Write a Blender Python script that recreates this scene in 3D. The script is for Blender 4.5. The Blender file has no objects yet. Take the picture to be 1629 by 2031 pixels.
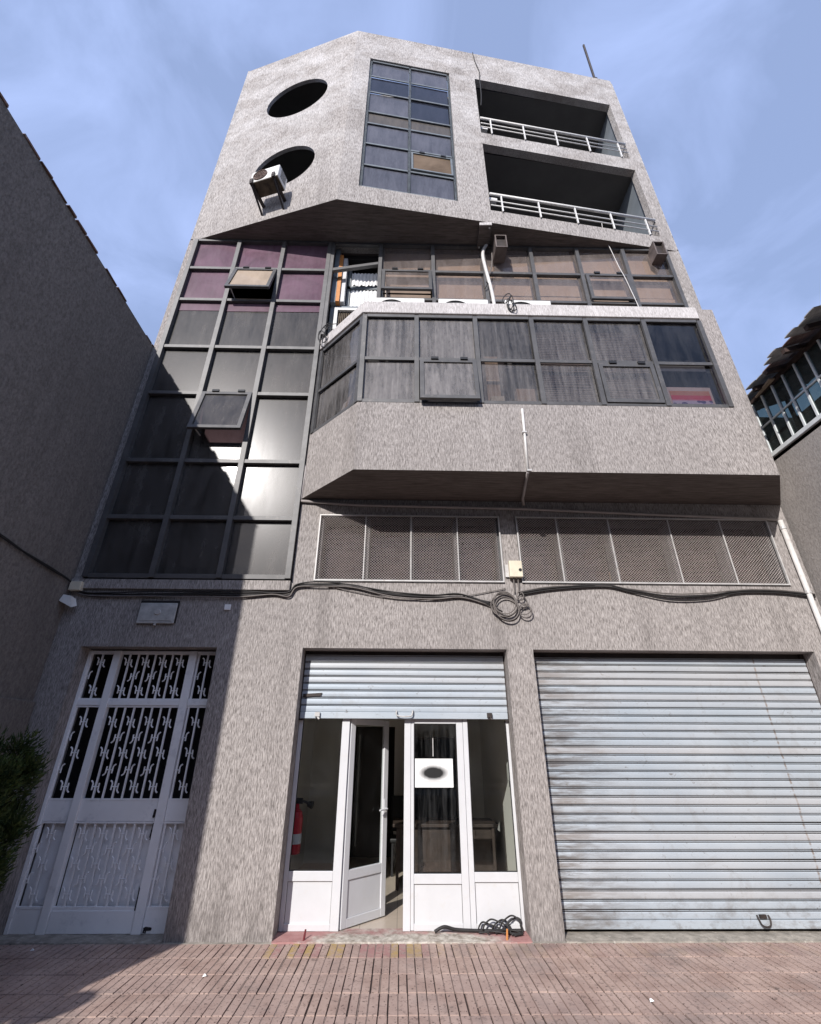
import bpy, math, random
from mathutils import Vector, Matrix
random.seed(7)
S = bpy.context.scene
COL = S.collection
R_ = math.radians

# ------------------------------------------------------------------ camera
cam_d = bpy.data.cameras.new('camera')
cam = bpy.data.objects.new('camera', cam_d); COL.objects.link(cam)
cam_d.sensor_fit = 'VERTICAL'; cam_d.sensor_height = 24.0
cam_d.lens = 932.09 / 2031 * 24.0
cam_d.clip_end = 500; cam_d.clip_start = 0.05
def cam_matrix(pitch, yaw, roll, loc):
    p, y, r = R_(pitch), R_(yaw), R_(roll)
    f = Vector((math.sin(y)*math.cos(p), math.cos(y)*math.cos(p), math.sin(p)))
    rt = Vector((math.cos(y), -math.sin(y), 0)); up = rt.cross(f)
    R = rt*math.cos(r) + up*math.sin(r); U = -rt*math.sin(r) + up*math.cos(r)
    m = Matrix((R, U, -f)).transposed().to_4x4(); m.translation = loc
    return m
cam.matrix_world = cam_matrix(26.932, 1.038, 0.223, Vector((0, -6.124, 1.7)))
S.camera = cam

# ------------------------------------------------------------------ world, sun, exposure
SUN = Vector((-0.335, -0.80, 0.50)).normalized()
world = bpy.data.worlds.new('World'); S.world = world; world.use_nodes = True
wn = world.node_tree.nodes; wl = world.node_tree.links
wn.clear()
w_out = wn.new('ShaderNodeOutputWorld'); w_bg = wn.new('ShaderNodeBackground')
sky = wn.new('ShaderNodeTexSky'); sky.sky_type = 'NISHITA'; sky.sun_disc = False
sky.sun_elevation = math.asin(SUN.z); sky.sun_rotation = math.atan2(SUN.x, SUN.y)
sky.air_density = 1.0; sky.dust_density = 1.5; sky.ozone_density = 1.3
w_tc = wn.new('ShaderNodeTexCoord')
w_map = wn.new('ShaderNodeMapping'); w_map.inputs['Scale'].default_value = (2.2, 3.0, 5.0)
w_map.inputs['Rotation'].default_value = (0.3, 0.2, 0.7)
w_no = wn.new('ShaderNodeTexNoise'); w_no.inputs['Scale'].default_value = 1.3
w_no.inputs['Detail'].default_value = 7; w_no.inputs['Roughness'].default_value = 0.55
w_no.inputs['Distortion'].default_value = 0.6
w_rp = wn.new('ShaderNodeMapRange'); w_rp.inputs[1].default_value = 0.40; w_rp.inputs[2].default_value = 0.70
w_rp.inputs[3].default_value = 0.56; w_rp.inputs[4].default_value = 0.98
w_mx = wn.new('ShaderNodeMix'); w_mx.data_type = 'RGBA'
w_mx.inputs['B'].default_value = (3.0, 3.85, 6.4, 1)
wl.new(w_tc.outputs['Generated'], w_map.inputs[0]); wl.new(w_map.outputs[0], w_no.inputs['Vector'])
wl.new(w_no.outputs['Fac'], w_rp.inputs[0]); wl.new(w_rp.outputs[0], w_mx.inputs['Factor'])
wl.new(sky.outputs[0], w_mx.inputs['A']); wl.new(w_mx.outputs['Result'], w_bg.inputs['Color'])
wl.new(w_bg.outputs[0], w_out.inputs[0])
w_bg.inputs['Strength'].default_value = 0.128

sun_d = bpy.data.lights.new('sun', 'SUN'); sun_d.energy = 4.2; sun_d.angle = R_(0.5); sun_d.color = (1.0, 0.955, 0.91)
sun = bpy.data.objects.new('sun', sun_d); COL.objects.link(sun)
sun.rotation_euler = (-SUN).to_track_quat('-Z', 'Y').to_euler(); sun.location = (-20, -40, 30)

S.view_settings.view_transform = 'Standard'; S.view_settings.look = 'None'
S.view_settings.exposure = 0.36; S.view_settings.gamma = 1.0; S.view_settings.use_curve_mapping = False
S.cycles.max_bounces = 8; S.cycles.transparent_max_bounces = 12

# ------------------------------------------------------------------ materials
class NT:
    def __init__(s, name):
        s.m = bpy.data.materials.new(name); s.m.use_nodes = True
        s.t = s.m.node_tree; s.t.nodes.clear()
        s.out = s.n('ShaderNodeOutputMaterial')
    def n(s, typ, **kw):
        o = s.t.nodes.new(typ)
        for k, v in kw.items(): setattr(o, k, v)
        return o
    def l(s, a, b): s.t.links.new(a, b)
    def pos(s, scale=(1, 1, 1), rot=(0, 0, 0), obj=False):
        if obj:
            g = s.n('ShaderNodeTexCoord').outputs['Object']
        else:
            g = s.n('ShaderNodeNewGeometry').outputs['Position']
        m = s.n('ShaderNodeMapping'); m.inputs['Scale'].default_value = scale; m.inputs['Rotation'].default_value = rot
        s.l(g, m.inputs[0]); return m.outputs[0]
    def noise(s, vec, scale=1, detail=4, rough=.55, dist=0):
        o = s.n('ShaderNodeTexNoise'); o.inputs['Scale'].default_value = scale; o.inputs['Detail'].default_value = detail
        o.inputs['Roughness'].default_value = rough; o.inputs['Distortion'].default_value = dist
        s.l(vec, o.inputs['Vector']); return o.outputs['Fac']
    def rng(s, v, a, b, c=0, d=1):
        o = s.n('ShaderNodeMapRange')
        for i, x in enumerate((a, b, c, d)): o.inputs[i+1].default_value = x
        s.l(v, o.inputs[0]); return o.outputs[0]
    def mix(s, f, a, b):
        o = s.n('ShaderNodeMix', data_type='RGBA')
        for k, v in (('Factor', f), ('A', a), ('B', b)):
            if hasattr(v, 'node'): s.l(v, o.inputs[k])
            elif k == 'Factor': o.inputs[k].default_value = v
            else: o.inputs[k].default_value = (*v, 1)
        return o.outputs['Result']
    def math(s, op, a, b=None):
        o = s.n('ShaderNodeMath', operation=op)
        for i, v in enumerate((a, b)):
            if v is None: continue
            if hasattr(v, 'node'): s.l(v, o.inputs[i])
            else: o.inputs[i].default_value = v
        return o.outputs[0]
    def bump(s, h, strength=.5, dist=.01):
        o = s.n('ShaderNodeBump'); o.inputs['Strength'].default_value = strength; o.inputs['Distance'].default_value = dist
        s.l(h, o.inputs['Height']); return o.outputs[0]
    def principled(s, col, rough=.6, metal=0, normal=None, spec=.4):
        o = s.n('ShaderNodeBsdfPrincipled')
        if hasattr(col, 'node'): s.l(col, o.inputs['Base Color'])
        else: o.inputs['Base Color'].default_value = (*col, 1)
        if hasattr(rough, 'node'): s.l(rough, o.inputs['Roughness'])
        else: o.inputs['Roughness'].default_value = rough
        o.inputs['Metallic'].default_value = metal; o.inputs['Specular IOR Level'].default_value = spec
        if normal is not None: s.l(normal, o.inputs['Normal'])
        s.l(o.outputs[0], s.out.inputs[0]); return o

def simple(name, col, rough=.6, metal=0, vary=.25, scale=6, dirt=None, bump=0, spec=.4):
    t = NT(name); p = t.pos()
    f = t.noise(p, scale, 6, .6)
    c = t.mix(t.rng(f, .3, .7), tuple(x*(1-vary) for x in col), tuple(min(1, x*(1+vary*.5)) for x in col))
    if dirt:
        g = t.noise(p, scale*2.7, 8, .7)
        c = t.mix(t.rng(g, .56, .72, 0, .8), c, dirt)
    nrm = t.bump(t.noise(p, scale*12, 3), bump, .004) if bump else None
    t.principled(c, rough, metal, nrm, spec); return t.m

def streak_wall(name, lo, hi, fx=55, fz=8, weather=0, bump=.7, bd=.012, contrast=(.38, .62), sx=1, sy=1):
    """vertically dragged roughcast: ridges stretched along z"""
    t = NT(name)
    a = t.noise(t.pos((fx*sx, fx*sy, fz)), 1, 5, .62, .35)
    b = t.noise(t.pos((fx*2.3*sx, fx*2.3*sy, fz*2.6)), 1, 3, .6)
    big = t.noise(t.pos((.55, .55, .4)), 1, 6, .6)
    drip = t.noise(t.pos((2.6, 2.6, .22)), 1, 6, .65)
    h = t.math('ADD', t.math('MULTIPLY', a, .72), t.math('MULTIPLY', b, .28))
    c = t.mix(t.rng(h, *contrast), lo, hi)
    mid = tuple((x*.55+y*.45)*.80 for x, y in zip(lo, hi))
    c = t.mix(t.rng(big, .40, .72, 0, .40), c, mid)
    c = t.mix(t.rng(drip, .52, .74, 0, .5), c, tuple(x*.85 for x in lo))
    sz = t.n('ShaderNodeSeparateXYZ'); t.l(t.n('ShaderNodeNewGeometry').outputs['Position'], sz.inputs[0])
    patch = t.noise(t.pos((1.7, 1.7, 1.1)), 1, 8, .68, .6)
    c = t.mix(t.rng(patch, .60, .68, 0, .22), c, tuple(min(1, x*1.15) for x in hi))
    foot = t.math('MULTIPLY', t.rng(sz.outputs['Z'], 0, .55, 1, 0), t.rng(t.noise(t.pos((5, 5, 3)), 1, 6, .65), .38, .66))
    c = t.mix(t.math('MULTIPLY', foot, .6), c, tuple(x*.7 for x in lo))
    chip = t.math('MULTIPLY', t.rng(sz.outputs['Z'], .2, 1.3, 1, 0), t.rng(t.noise(t.pos((14, 14, 9)), 1, 5, .7, 1), .69, .73))
    c = t.mix(t.math('MULTIPLY', chip, .7), c, (.55, .52, .50))
    if weather:
        sep = t.n('ShaderNodeSeparateXYZ'); t.l(t.n('ShaderNodeNewGeometry').outputs['Position'], sep.inputs[0])
        hgt = t.rng(sep.outputs['Z'], 11.0, 15.5)
        w = t.noise(t.pos((1.1, 1.1, 1.6)), 1, 9, .72, .5)
        wf = t.math('MULTIPLY', t.rng(w, .40, .62, 0, weather), hgt)
        c = t.mix(wf, c, t.mix(t.rng(h, .40, .60), (.34, .325, .32), (.64, .62, .61)))
    t.principled(c, .92, 0, t.bump(h, bump, bd), .15); return t.m

M = {}
M['wall'] = streak_wall('roughcast_plaster', (.135, .121, .114), (.485, .447, .428), fx=86, fz=12.5, weather=0, contrast=(.385, .615), bump=.8)
M['wall_top'] = streak_wall('weathered_roughcast_plaster', (.150, .135, .127), (.52, .485, .463), fx=72, fz=11, weather=.9, contrast=(.385, .615), bump=.8)
M['wall_pale'] = streak_wall('pale_weathered_plaster', (.36, .335, .325), (.66, .63, .62), fx=70, fz=13)
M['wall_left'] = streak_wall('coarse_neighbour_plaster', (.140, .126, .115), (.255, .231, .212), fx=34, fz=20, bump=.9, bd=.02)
M['wall_right'] = streak_wall('fine_neighbour_plaster', (.25, .228, .215), (.40, .37, .35), fx=40, fz=20, bump=.6, bd=.012)
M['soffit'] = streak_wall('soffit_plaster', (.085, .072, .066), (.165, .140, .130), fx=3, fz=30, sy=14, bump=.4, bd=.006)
M['plain_grey'] = simple('grey_painted_plaster', (.125, .122, .119), .9, vary=.2, scale=1.2, bump=.2)
M['blue_grey'] = simple('blue_grey_painted_plaster', (.22, .25, .28), .9, vary=.25, scale=1.5, bump=.2)
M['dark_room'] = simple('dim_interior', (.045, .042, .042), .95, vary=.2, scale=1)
M['frame'] = simple('grey_aluminium_frame', (.095, .093, .094), .5, .2, vary=.25, scale=5, dirt=(.18, .165, .155))
M['frame_blue'] = simple('weathered_aluminium_frame', (.17, .19, .205), .5, .2, vary=.3, scale=5, dirt=(.30, .30, .29))
M['white_alu'] = simple('white_lacquered_aluminium', (.58, .585, .60), .4, 0, vary=.05, scale=4, dirt=(.55, .54, .53))
M['white_rail'] = simple('white_painted_rail', (.74, .73, .71), .5, 0, vary=.12, scale=6, dirt=(.45, .38, .32))
M['gate'] = simple('grey_white_gate_paint', (.86, .855, .86), .5, 0, vary=.06, scale=3, dirt=(.62, .62, .64))
M['gate_rust'] = simple('bare_rusted_steel', (.035, .028, .026), .9, vary=.5, scale=20)
M['cement'] = simple('cement_strip', (.33, .30, .26), .95, vary=.45, scale=9, dirt=(.60, .56, .50), bump=.6)
M['galv'] = simple('galvanised_mesh', (.56, .495, .465), .6, .0, vary=.15, scale=8, dirt=(.24, .18, .15))
M['rod'] = simple('pale_frame_steel', (.52, .51, .50), .5, .1, vary=.2, scale=9, dirt=(.33, .27, .23))
M['pvc'] = simple('white_pvc', (.64, .62, .60), .5, vary=.15, scale=4, dirt=(.42, .38, .35))
M['pvc_grey'] = simple('dull_painted_pipe', (.34, .31, .30), .6, vary=.2, scale=4)
M['cable'] = simple('black_cable', (.022, .020, .020), .6, vary=.3, scale=9)
M['cable_grey'] = simple('dusty_grey_cable', (.17, .15, .14), .75, vary=.3, scale=9)
M['steel_dark'] = simple('dark_brown_steel', (.045, .035, .032), .6, .2, vary=.4, scale=7)
M['steel_edge'] = simple('worn_brown_steel_edge', (.16, .13, .12), .6, .3, vary=.4, scale=7)
M['ac_white'] = simple('white_enamel_casing', (.70, .69, .66), .5, vary=.15, scale=3, dirt=(.48, .44, .39))
M['ac_grille'] = simple('rusty_fan_grille', (.12, .075, .06), .7, vary=.5, scale=14)
M['ac_under'] = simple('rusty_base_pan', (.11, .085, .06), .85, vary=.6, scale=10, dirt=(.03, .022, .018))
M['orange'] = simple('orange_varnished_wood', (.55, .22, .06), .55, vary=.25, scale=10)
M['beige_box'] = simple('cream_plastic_box', (.66, .60, .47), .55, vary=.12, scale=6, dirt=(.48, .42, .33))
M['red'] = simple('red_enamel', (.50, .012, .03), .3, vary=.15, scale=6)
M['black'] = simple('black_plastic', (.015, .015, .016), .5, vary=.3, scale=6)
M['shop_wall'] = simple('warm_white_interior_paint', (.74, .715, .67), .85, vary=.08, scale=1.5)
M['shop_tile'] = simple('beige_ceramic_tile', (.52, .44, .36), .3, vary=.1, scale=3)
M['wood_dark'] = simple('dark_wood', (.05, .035, .028), .5, vary=.4, scale=8)
M['cardboard'] = simple('cardboard', (.48, .36, .26), .85, vary=.15, scale=4)
M['cloth_white'] = simple('white_net_curtain', (.80, .80, .80), .9, vary=.1, scale=12)
M['roof_tile'] = simple('weathered_roof_tile', (.20, .12, .095), .85, vary=.55, scale=6, dirt=(.36, .33, .30), bump=.5)
M['roof_pale'] = simple('pale_fibre_cement_sheet', (.40, .385, .37), .85, vary=.35, scale=7, dirt=(.10, .09, .08), bump=.5)
M['rafter'] = simple('old_dark_timber', (.055, .035, .03), .85, vary=.5, scale=9)
M['red_wood'] = simple('maroon_painted_wood', (.13, .02, .025), .55, vary=.35, scale=8)
M['win_white'] = simple('white_window_bar', (.66, .69, .70), .5, vary=.12, scale=7)
M['asphalt'] = simple('asphalt', (.055, .054, .053), .95, vary=.3, scale=20, bump=.5)
M['kerb'] = simple('kerb_concrete', (.36, .35, .33), .9, vary=.25, scale=7, bump=.4)
M['hatch'] = simple('old_cast_cover', (.46, .46, .45), .6, .1, vary=.3, scale=10, dirt=(.26, .25, .245))
M['leaf'] = None
M['groove'] = simple('dirt_filled_joint', (.055, .038, .034), .95, vary=.4, scale=15)
M['groove_pale'] = simple('mortar_filled_joint', (.27, .205, .18), .95, vary=.35, scale=15)
M['terrace'] = simple('concrete_terrace', (.30, .29, .28), .95, vary=.3, scale=3, bump=.3)
M['street_wall'] = simple('cream_street_plaster', (.34, .31, .27), .9, vary=.2, scale=1.5, bump=.3)
M['street_glass'] = simple('dark_street_glass', (.03, .035, .04), .1, vary=.1, scale=2)

def leaf_mat():
    t = NT('cypress_foliage'); p = t.pos()
    c = t.mix(t.rng(t.noise(p, 9, 4), .35, .68), (.014, .028, .010), (.065, .095, .025))
    b = t.principled(c, .6, 0, None, .25); return t.m
M['leaf'] = leaf_mat()

def shutter_mat():
    t = NT('blue_grey_shutter_paint')
    f = t.noise(t.pos((.9, 1, 1.1)), 1, 6, .6)
    c = t.mix(t.rng(f, .35, .7), (.37, .42, .47), (.46, .50, .54))
    sep = t.n('ShaderNodeSeparateXYZ'); t.l(t.n('ShaderNodeNewGeometry').outputs['Position'], sep.inputs[0])
    # grime creeping in from the guide rail on the left end of the big shutter, in streaks of their own
    left = t.rng(sep.outputs['X'], 1.72, 2.75, 1, 0)
    g = t.noise(t.pos((2.2, 1, 16)), 1, 6, .7)
    gr = t.math('MULTIPLY', t.rng(g, .40, .58), t.math('MULTIPLY', left, t.rng(sep.outputs['X'], 1.60, 1.68)))
    c = t.mix(t.math('MULTIPLY', gr, .85), c, (.10, .075, .06))
    s = t.noise(t.pos((9, 9, 14)), 1, 9, .75, 1.2)
    c = t.mix(t.rng(s, .60, .67, 0, .8), c, (.17, .155, .145))
    s2 = t.noise(t.pos((2.4, 2, 3)), 1, 7, .7, .8)
    c = t.mix(t.rng(s2, .54, .72, 0, .6), c, (.30, .30, .30))
    # one thin rusty drip line running down the big shutter
    dl = t.math('ABSOLUTE', t.math('SUBTRACT', sep.outputs['X'], t.math('ADD', 4.58, t.math('MULTIPLY', t.noise(t.pos((0, 0, 3)), 1, 3), .08))))
    dm = t.math('MULTIPLY', t.rng(dl, .004, .016, 1, 0), t.rng(t.noise(t.pos((0, 0, 19)), 1, 2), .40, .55))
    c = t.mix(t.math('MULTIPLY', dm, .8), c, (.20, .14, .10))
    oi = t.n('ShaderNodeObjectInfo').outputs['Random']
    c = t.mix(t.rng(oi, .55, 1, 0, .35), c, (.52, .47, .44))
    low = t.math('MULTIPLY', t.rng(sep.outputs['Z'], .05, .45, 1, 0), t.rng(t.noise(t.pos((7, 7, 11)), 1, 7, .7), .48, .64))
    c = t.mix(t.math('MULTIPLY', low, .6), c, (.16, .14, .125))
    t.principled(c, .42, .15, t.bump(t.noise(t.pos((3, 1, 5)), 1, 3), .15, .01), .4); return t.m
M['shutter'] = shutter_mat()

def tile_mat():
    t = NT('red_cement_paver')
    p = t.pos()
    oi = t.n('ShaderNodeObjectInfo').outputs['Random']
    f = t.noise(p, 3.2, 6, .6)
    c = t.mix(t.rng(f, .3, .7), (.30, .205, .172), (.50, .375, .32))
    c = t.mix(t.math('MULTIPLY', oi, .35), c, (.39, .30, .275))
    sp = t.noise(p, 38, 3, .55)
    c = t.mix(t.rng(sp, .60, .67, 0, .8), c, (.06, .045, .04))
    sp2 = t.noise(p, 14, 5, .6, .6)
    c = t.mix(t.rng(sp2, .59, .70, 0, .65), c, (.085, .066, .06))
    d = t.noise(t.pos((1.1, 1.6, 1)), 1, 5, .6)
    c = t.mix(t.rng(d, .54, .70, 0, .65), c, (.20, .17, .16))
    sep = t.n('ShaderNodeSeparateXYZ'); t.l(p, sep.inputs[0])
    # old paint left on single ribs of the row in front of the shop, yellow and pink
    ribs = t.math('FLOOR', t.math('DIVIDE', t.math('ADD', sep.outputs['X'], .065), .0742))
    wn_ = t.n('ShaderNodeTexWhiteNoise', noise_dimensions='1D'); t.l(ribs, wn_.inputs['W'])
    row = t.math('MULTIPLY', t.rng(sep.outputs['Y'], -.42, -.36), t.rng(sep.outputs['X'], -1.30, -1.18))
    row = t.math('MULTIPLY', row, t.rng(sep.outputs['X'], .05, .5, 1, .12))
    wear = t.rng(t.noise(p, 11, 5, .65), .36, .56)
    c = t.mix(t.math('MULTIPLY', t.math('MULTIPLY', t.math('GREATER_THAN', wn_.outputs['Value'], .58), row), t.math('MULTIPLY', wear, .75)), c, (.42, .29, .09))
    c = t.mix(t.math('MULTIPLY', t.math('MULTIPLY', t.math('LESS_THAN', wn_.outputs['Value'], .36), row), t.math('MULTIPLY', wear, .7)), c, (.36, .17, .17))
    t.principled(c, .85, 0, t.bump(t.noise(p, 60, 3), .35, .003), .2); return t.m
M['tile'] = tile_mat()

def doorstep_mat():
    t = NT('painted_cement_threshold'); p = t.pos()
    c = t.mix(t.rng(t.noise(p, 12, 6, .7), .38, .62), (.25, .215, .18), (.56, .52, .46))
    sep = t.n('ShaderNodeSeparateXYZ'); t.l(p, sep.inputs[0])
    w = t.noise(p, 4, 6, .7)
    edge = t.math('ADD', t.rng(sep.outputs['X'], -1.25, -.55, 1, 0), t.rng(sep.outputs['X'], .75, 1.25, 0, .8))
    edge = t.math('ADD', edge, t.rng(sep.outputs['Y'], .05, .2, 0, .45))
    m = t.math('MULTIPLY', t.rng(t.math('ADD', edge, t.math('MULTIPLY', t.math('SUBTRACT', w, .5), 1.6)), .25, .65), .85)
    c = t.mix(m, c, (.36, .165, .16))
    t.principled(c, .9, 0, t.bump(t.noise(p, 30, 5), .6, .006), .2); return t.m
M['doorstep'] = doorstep_mat()

def glass(name, dust=(.35, .34, .33), amt=(.05, .3), tint=(.35, .34, .34), refl=.9, rough=.03, haze=.0, haze_rough=.32,
          streak=(7, 7, 1.2), film=None, film_amt=0, ior=1.5):
    """dirty glazing: tinted see-through, mirror reflection by Fresnel, a film of dust that scatters light"""
    t = NT(name)
    front = t.math('SUBTRACT', 1.0, t.n('ShaderNodeNewGeometry').outputs['Backfacing'])
    tr = t.n('ShaderNodeBsdfTransparent'); tr.inputs[0].default_value = (*tint, 1)
    gl = t.n('ShaderNodeBsdfGlossy'); gl.inputs['Roughness'].default_value = rough; gl.inputs[0].default_value = (refl, refl, refl, 1)
    fr = t.n('ShaderNodeFresnel'); fr.inputs[0].default_value = ior
    last = tr.outputs[0]
    def over(fac, shader):
        nonlocal last
        m = t.n('ShaderNodeMixShader'); t.l(t.math('MULTIPLY', fac, front), m.inputs[0])
        t.l(last, m.inputs[1]); t.l(shader, m.inputs[2]); last = m.outputs[0]
    over(fr.outputs[0], gl.outputs[0])
    if film:
        fd = t.n('ShaderNodeBsdfDiffuse')
        fc = t.mix(t.rng(t.noise(t.pos((2, 2, 2)), 1, 6, .6, .8), .35, .7), film, tuple(min(1, x*1.7+.02) for x in film))
        t.l(fc, fd.inputs[0]); over(film_amt, fd.outputs[0])
    if haze:
        gh = t.n('ShaderNodeBsdfGlossy'); gh.inputs['Roughness'].default_value = haze_rough; gh.inputs[0].default_value = (.85, .85, .86, 1)
        over(haze, gh.outputs[0])
    dd = t.n('ShaderNodeBsdfDiffuse'); dd.inputs[0].default_value = (*dust, 1)
    s = t.noise(t.pos(streak), 1, 7, .62, .3)
    f = t.noise(t.pos((26, 26, 9)), 1, 4, .6)
    b = t.noise(t.pos((.9, .9, 1.1)), 1, 4, .5)
    v = t.math('ADD', t.math('MULTIPLY', s, .5), t.math('ADD', t.math('MULTIPLY', f, .2), t.math('MULTIPLY', b, .3)))
    over(t.rng(v, .36, .62, *amt), dd.outputs[0])
    t.l(last, t.out.inputs[0]); return t.m
M['g_curtain'] = glass('dusty_smoked_glass', (.24, .222, .21), (.05, .34), (.26, .21, .22), refl=.7, haze=.018, haze_rough=.25)
M['g_purple'] = glass('purple_film_glass', (.26, .22, .24), (.04, .26), (.05, .02, .03), film=(.085, .034, .060), film_amt=.8, haze=.02)
M['g_bay'] = glass('rain_streaked_glass', (.33, .31, .305), (.15, .72), (.55, .53, .53), haze=.012, streak=(13, 13, .9))
M['g_clear'] = glass('half_clean_bay_glass', (.33, .31, .305), (.03, .40), (.66, .64, .64), haze=.006, streak=(15, 15, .8))
M['g_strip'] = glass('bronze_dusty_glass', (.36, .31, .29), (.12, .36), (.84, .79, .75), haze=.005)
M['g_beige'] = glass('painted_cream_reflection_glass', (.40, .33, .27), (.25, .6), (.5, .45, .4), film=(.34, .26, .19), film_amt=.55)  # cream reflection put in as a diffuse film colour
M['g_spandrel'] = glass('brown_spandrel_glass', (.16, .145, .135), (.35, .75), (.1, .09, .09), haze=.01)
M['g_dark'] = glass('dark_blue_tower_glass', (.10, .11, .16), (.05, .30), (.06, .06, .09), haze=.012)
M['g_brown'] = glass('brown_opened_glass', (.20, .15, .11), (.1, .3), (.2, .15, .12), film=(.13, .092, .062), film_amt=.75)
M['g_navy'] = glass('clear_navy_glass', (.2, .2, .22), (-.03, .12), (.74, .74, .80))
M['g_tower'] = glass('blue_grey_tower_glass', (.17, .175, .215), (.30, .70), (.10, .10, .12), haze=.02)
M['g_shop'] = glass('clear_shop_glass', (.4, .4, .4), (-.01, .02), (.92, .94, .93), streak=(5, 5, 3))
M['g_door'] = glass('rain_marked_door_glass', (.4, .4, .4), (-.04, .06), (.85, .87, .87), streak=(24, 24, 1.2))
M['g_mesh'] = glass('grimy_mezzanine_glass', (.17, .13, .115), (.10, .34), (.4, .35, .33))
M['g_green'] = glass('green_tinted_glass', (.13, .15, .145), (.05, .22), (.40, .47, .45), refl=.35)

# ------------------------------------------------------------------ mesh helpers
class Fr:
    """a vertical face: s along it, d outwards from it, z up"""
    def __init__(s, a, b):
        s.a = Vector((a[0], a[1], 0)); u = Vector((b[0]-a[0], b[1]-a[1], 0)); s.len = u.length
        s.u = u.normalized(); s.n = Vector((s.u.y, -s.u.x, 0))
    def __call__(s, x, d, z): 
        p = s.a + s.u*x + s.n*d; return (p.x, p.y, z)
F0 = Fr((0, 0), (1, 0))
AA, BB, CC = (-4.35, 0), (-1.32, -.88), (5.62, 0)
FA, FB = Fr(AA, BB), Fr(BB, CC)
FBAY = Fr((0, -.85), (1, -.85))
FFAC = Fr((-1.51, 0), (-.66, -.85))

class MB:
    def __init__(s, fr=F0): s.v = []; s.f = []; s.mi = []; s.fr = fr; s.cur = 0
    def pts(s, ps):
        i = len(s.v); s.v += [tuple(p) for p in ps]; return i
    def face(s, *idx): s.f.append(idx); s.mi.append(s.cur)
    def quad(s, a, b, c, d):
        i = s.pts((a, b, c, d)); s.face(i, i+1, i+2, i+3)
    def box(s, x0, x1, d0, d1, z0, z1):
        """in frame coordinates: s range, d range (outwards), z range"""
        x0, x1 = sorted((x0, x1)); d0, d1 = sorted((d0, d1)); z0, z1 = sorted((z0, z1))
        i = s.pts([s.fr(x, d, z) for z in (z0, z1) for x, d in ((x0, d1), (x1, d1), (x1, d0), (x0, d0))])
        for q in ((0, 1, 5, 4), (1, 2, 6, 5), (2, 3, 7, 6), (3, 0, 4, 7), (4, 5, 6, 7), (3, 2, 1, 0)):
            s.face(*[i+k for k in q])
        return s
    def hexa(s, p):
        i = s.pts(p)
        for q in ((0, 1, 5, 4), (1, 2, 6, 5), (2, 3, 7, 6), (3, 0, 4, 7), (4, 5, 6, 7), (3, 2, 1, 0)):
            s.face(*[i+k for k in q])
        return s
    def prism(s, poly, z0, z1):
        n = len(poly); i = s.pts([(x, y, z0) for x, y in poly] + [(x, y, z1) for x, y in poly])
        for k in range(n): s.face(i+k, i+(k+1) % n, i+n+(k+1) % n, i+n+k)
        s.face(*[i+n+k for k in range(n)]); s.face(*[i+n-1-k for k in range(n)])
        return s
    def tube(s, path, r, n=8, closed=False, cap=True):
        P = [Vector(p) for p in path]; m = len(P); rings = []
        prev = None
        for k, p in enumerate(P):
            if closed: t = P[(k+1) % m] - P[k-1]
            else: t = P[min(k+1, m-1)] - P[max(k-1, 0)]
            if t.length < 1e-9: t = Vector((0, 0, 1))
            t.normalize()
            if prev is None:
                ref = Vector((0, 0, 1)) if abs(t.z) < .9 else Vector((0, 1, 0))
                a = t.cross(ref).normalized()
            else:
                a = prev - t*prev.dot(t)
                a = a.normalized() if a.length > 1e-6 else t.orthogonal().normalized()
            prev = a; b = t.cross(a)
            rr = r[k] if isinstance(r, (list, tuple)) else r
            rings.append(s.pts([p + (a*math.cos(2*math.pi*j/n) + b*math.sin(2*math.pi*j/n))*rr for j in range(n)]))
        for k in range(m if closed else m-1):
            A, B = rings[k], rings[(k+1) % m]
            for j in range(n): s.face(A+j, A+(j+1) % n, B+(j+1) % n, B+j)
        if cap and not closed:
            s.face(*[rings[0]+n-1-j for j in range(n)]); s.face(*[rings[-1]+j for j in range(n)])
        return s
    def cyl(s, p0, p1, r, n=16): return s.tube([p0, p1], r, n)
    def mesh(s, name, mats):
        me = bpy.data.meshes.new(name); me.from_pydata(s.v, [], s.f)
        if not isinstance(mats, (list, tuple)): mats = [mats]
        for m in mats: me.materials.append(m)
        if len(mats) > 1: me.polygons.foreach_set('material_index', s.mi)
        me.update(); return me
    def build(s, name, mats, parent=None, smooth=False, bevel=0, label=None):
        me = s.mesh(name, mats)
        if smooth: me.polygons.foreach_set('use_smooth', [True]*len(me.polygons))
        return put(name, me, parent, bevel=bevel, label=label)

def put(name, me, parent=None, loc=(0, 0, 0), rot=(0, 0, 0), scale=None, bevel=0, label=None):
    o = bpy.data.objects.new(name, me); COL.objects.link(o); o.parent = parent
    o.location = loc; o.rotation_euler = rot
    if scale: o.scale = scale
    if bevel:
        b = o.modifiers.new('bevel', 'BEVEL'); b.width = bevel; b.segments = 2; b.limit_method = 'ANGLE'
    if label: o['label'] = label
    return o
def tag(o, label, cat, group=None):
    o['label'] = label; o['category'] = cat
    if group: o['group'] = group
    return o
def thing(name, label, cat, loc=(0, 0, 0), rotz=0, group=None):
    o = bpy.data.objects.new(name, None); COL.objects.link(o); o.empty_display_size = .2
    o.location = loc; o.rotation_euler = (0, 0, rotz); return tag(o, label, cat, group)
def spline(pts, k=6):
    P = [Vector(p) for p in pts]; out = []
    for i in range(len(P)-1):
        a = P[max(i-1, 0)]; b = P[i]; c = P[i+1]; d = P[min(i+2, len(P)-1)]
        for j in range(k):
            t = j/k
            out.append(.5*((2*b) + (c-a)*t + (2*a-5*b+4*c-d)*t*t + (3*b-3*c+d-a)*t**3))
    out.append(P[-1]); return out

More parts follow.
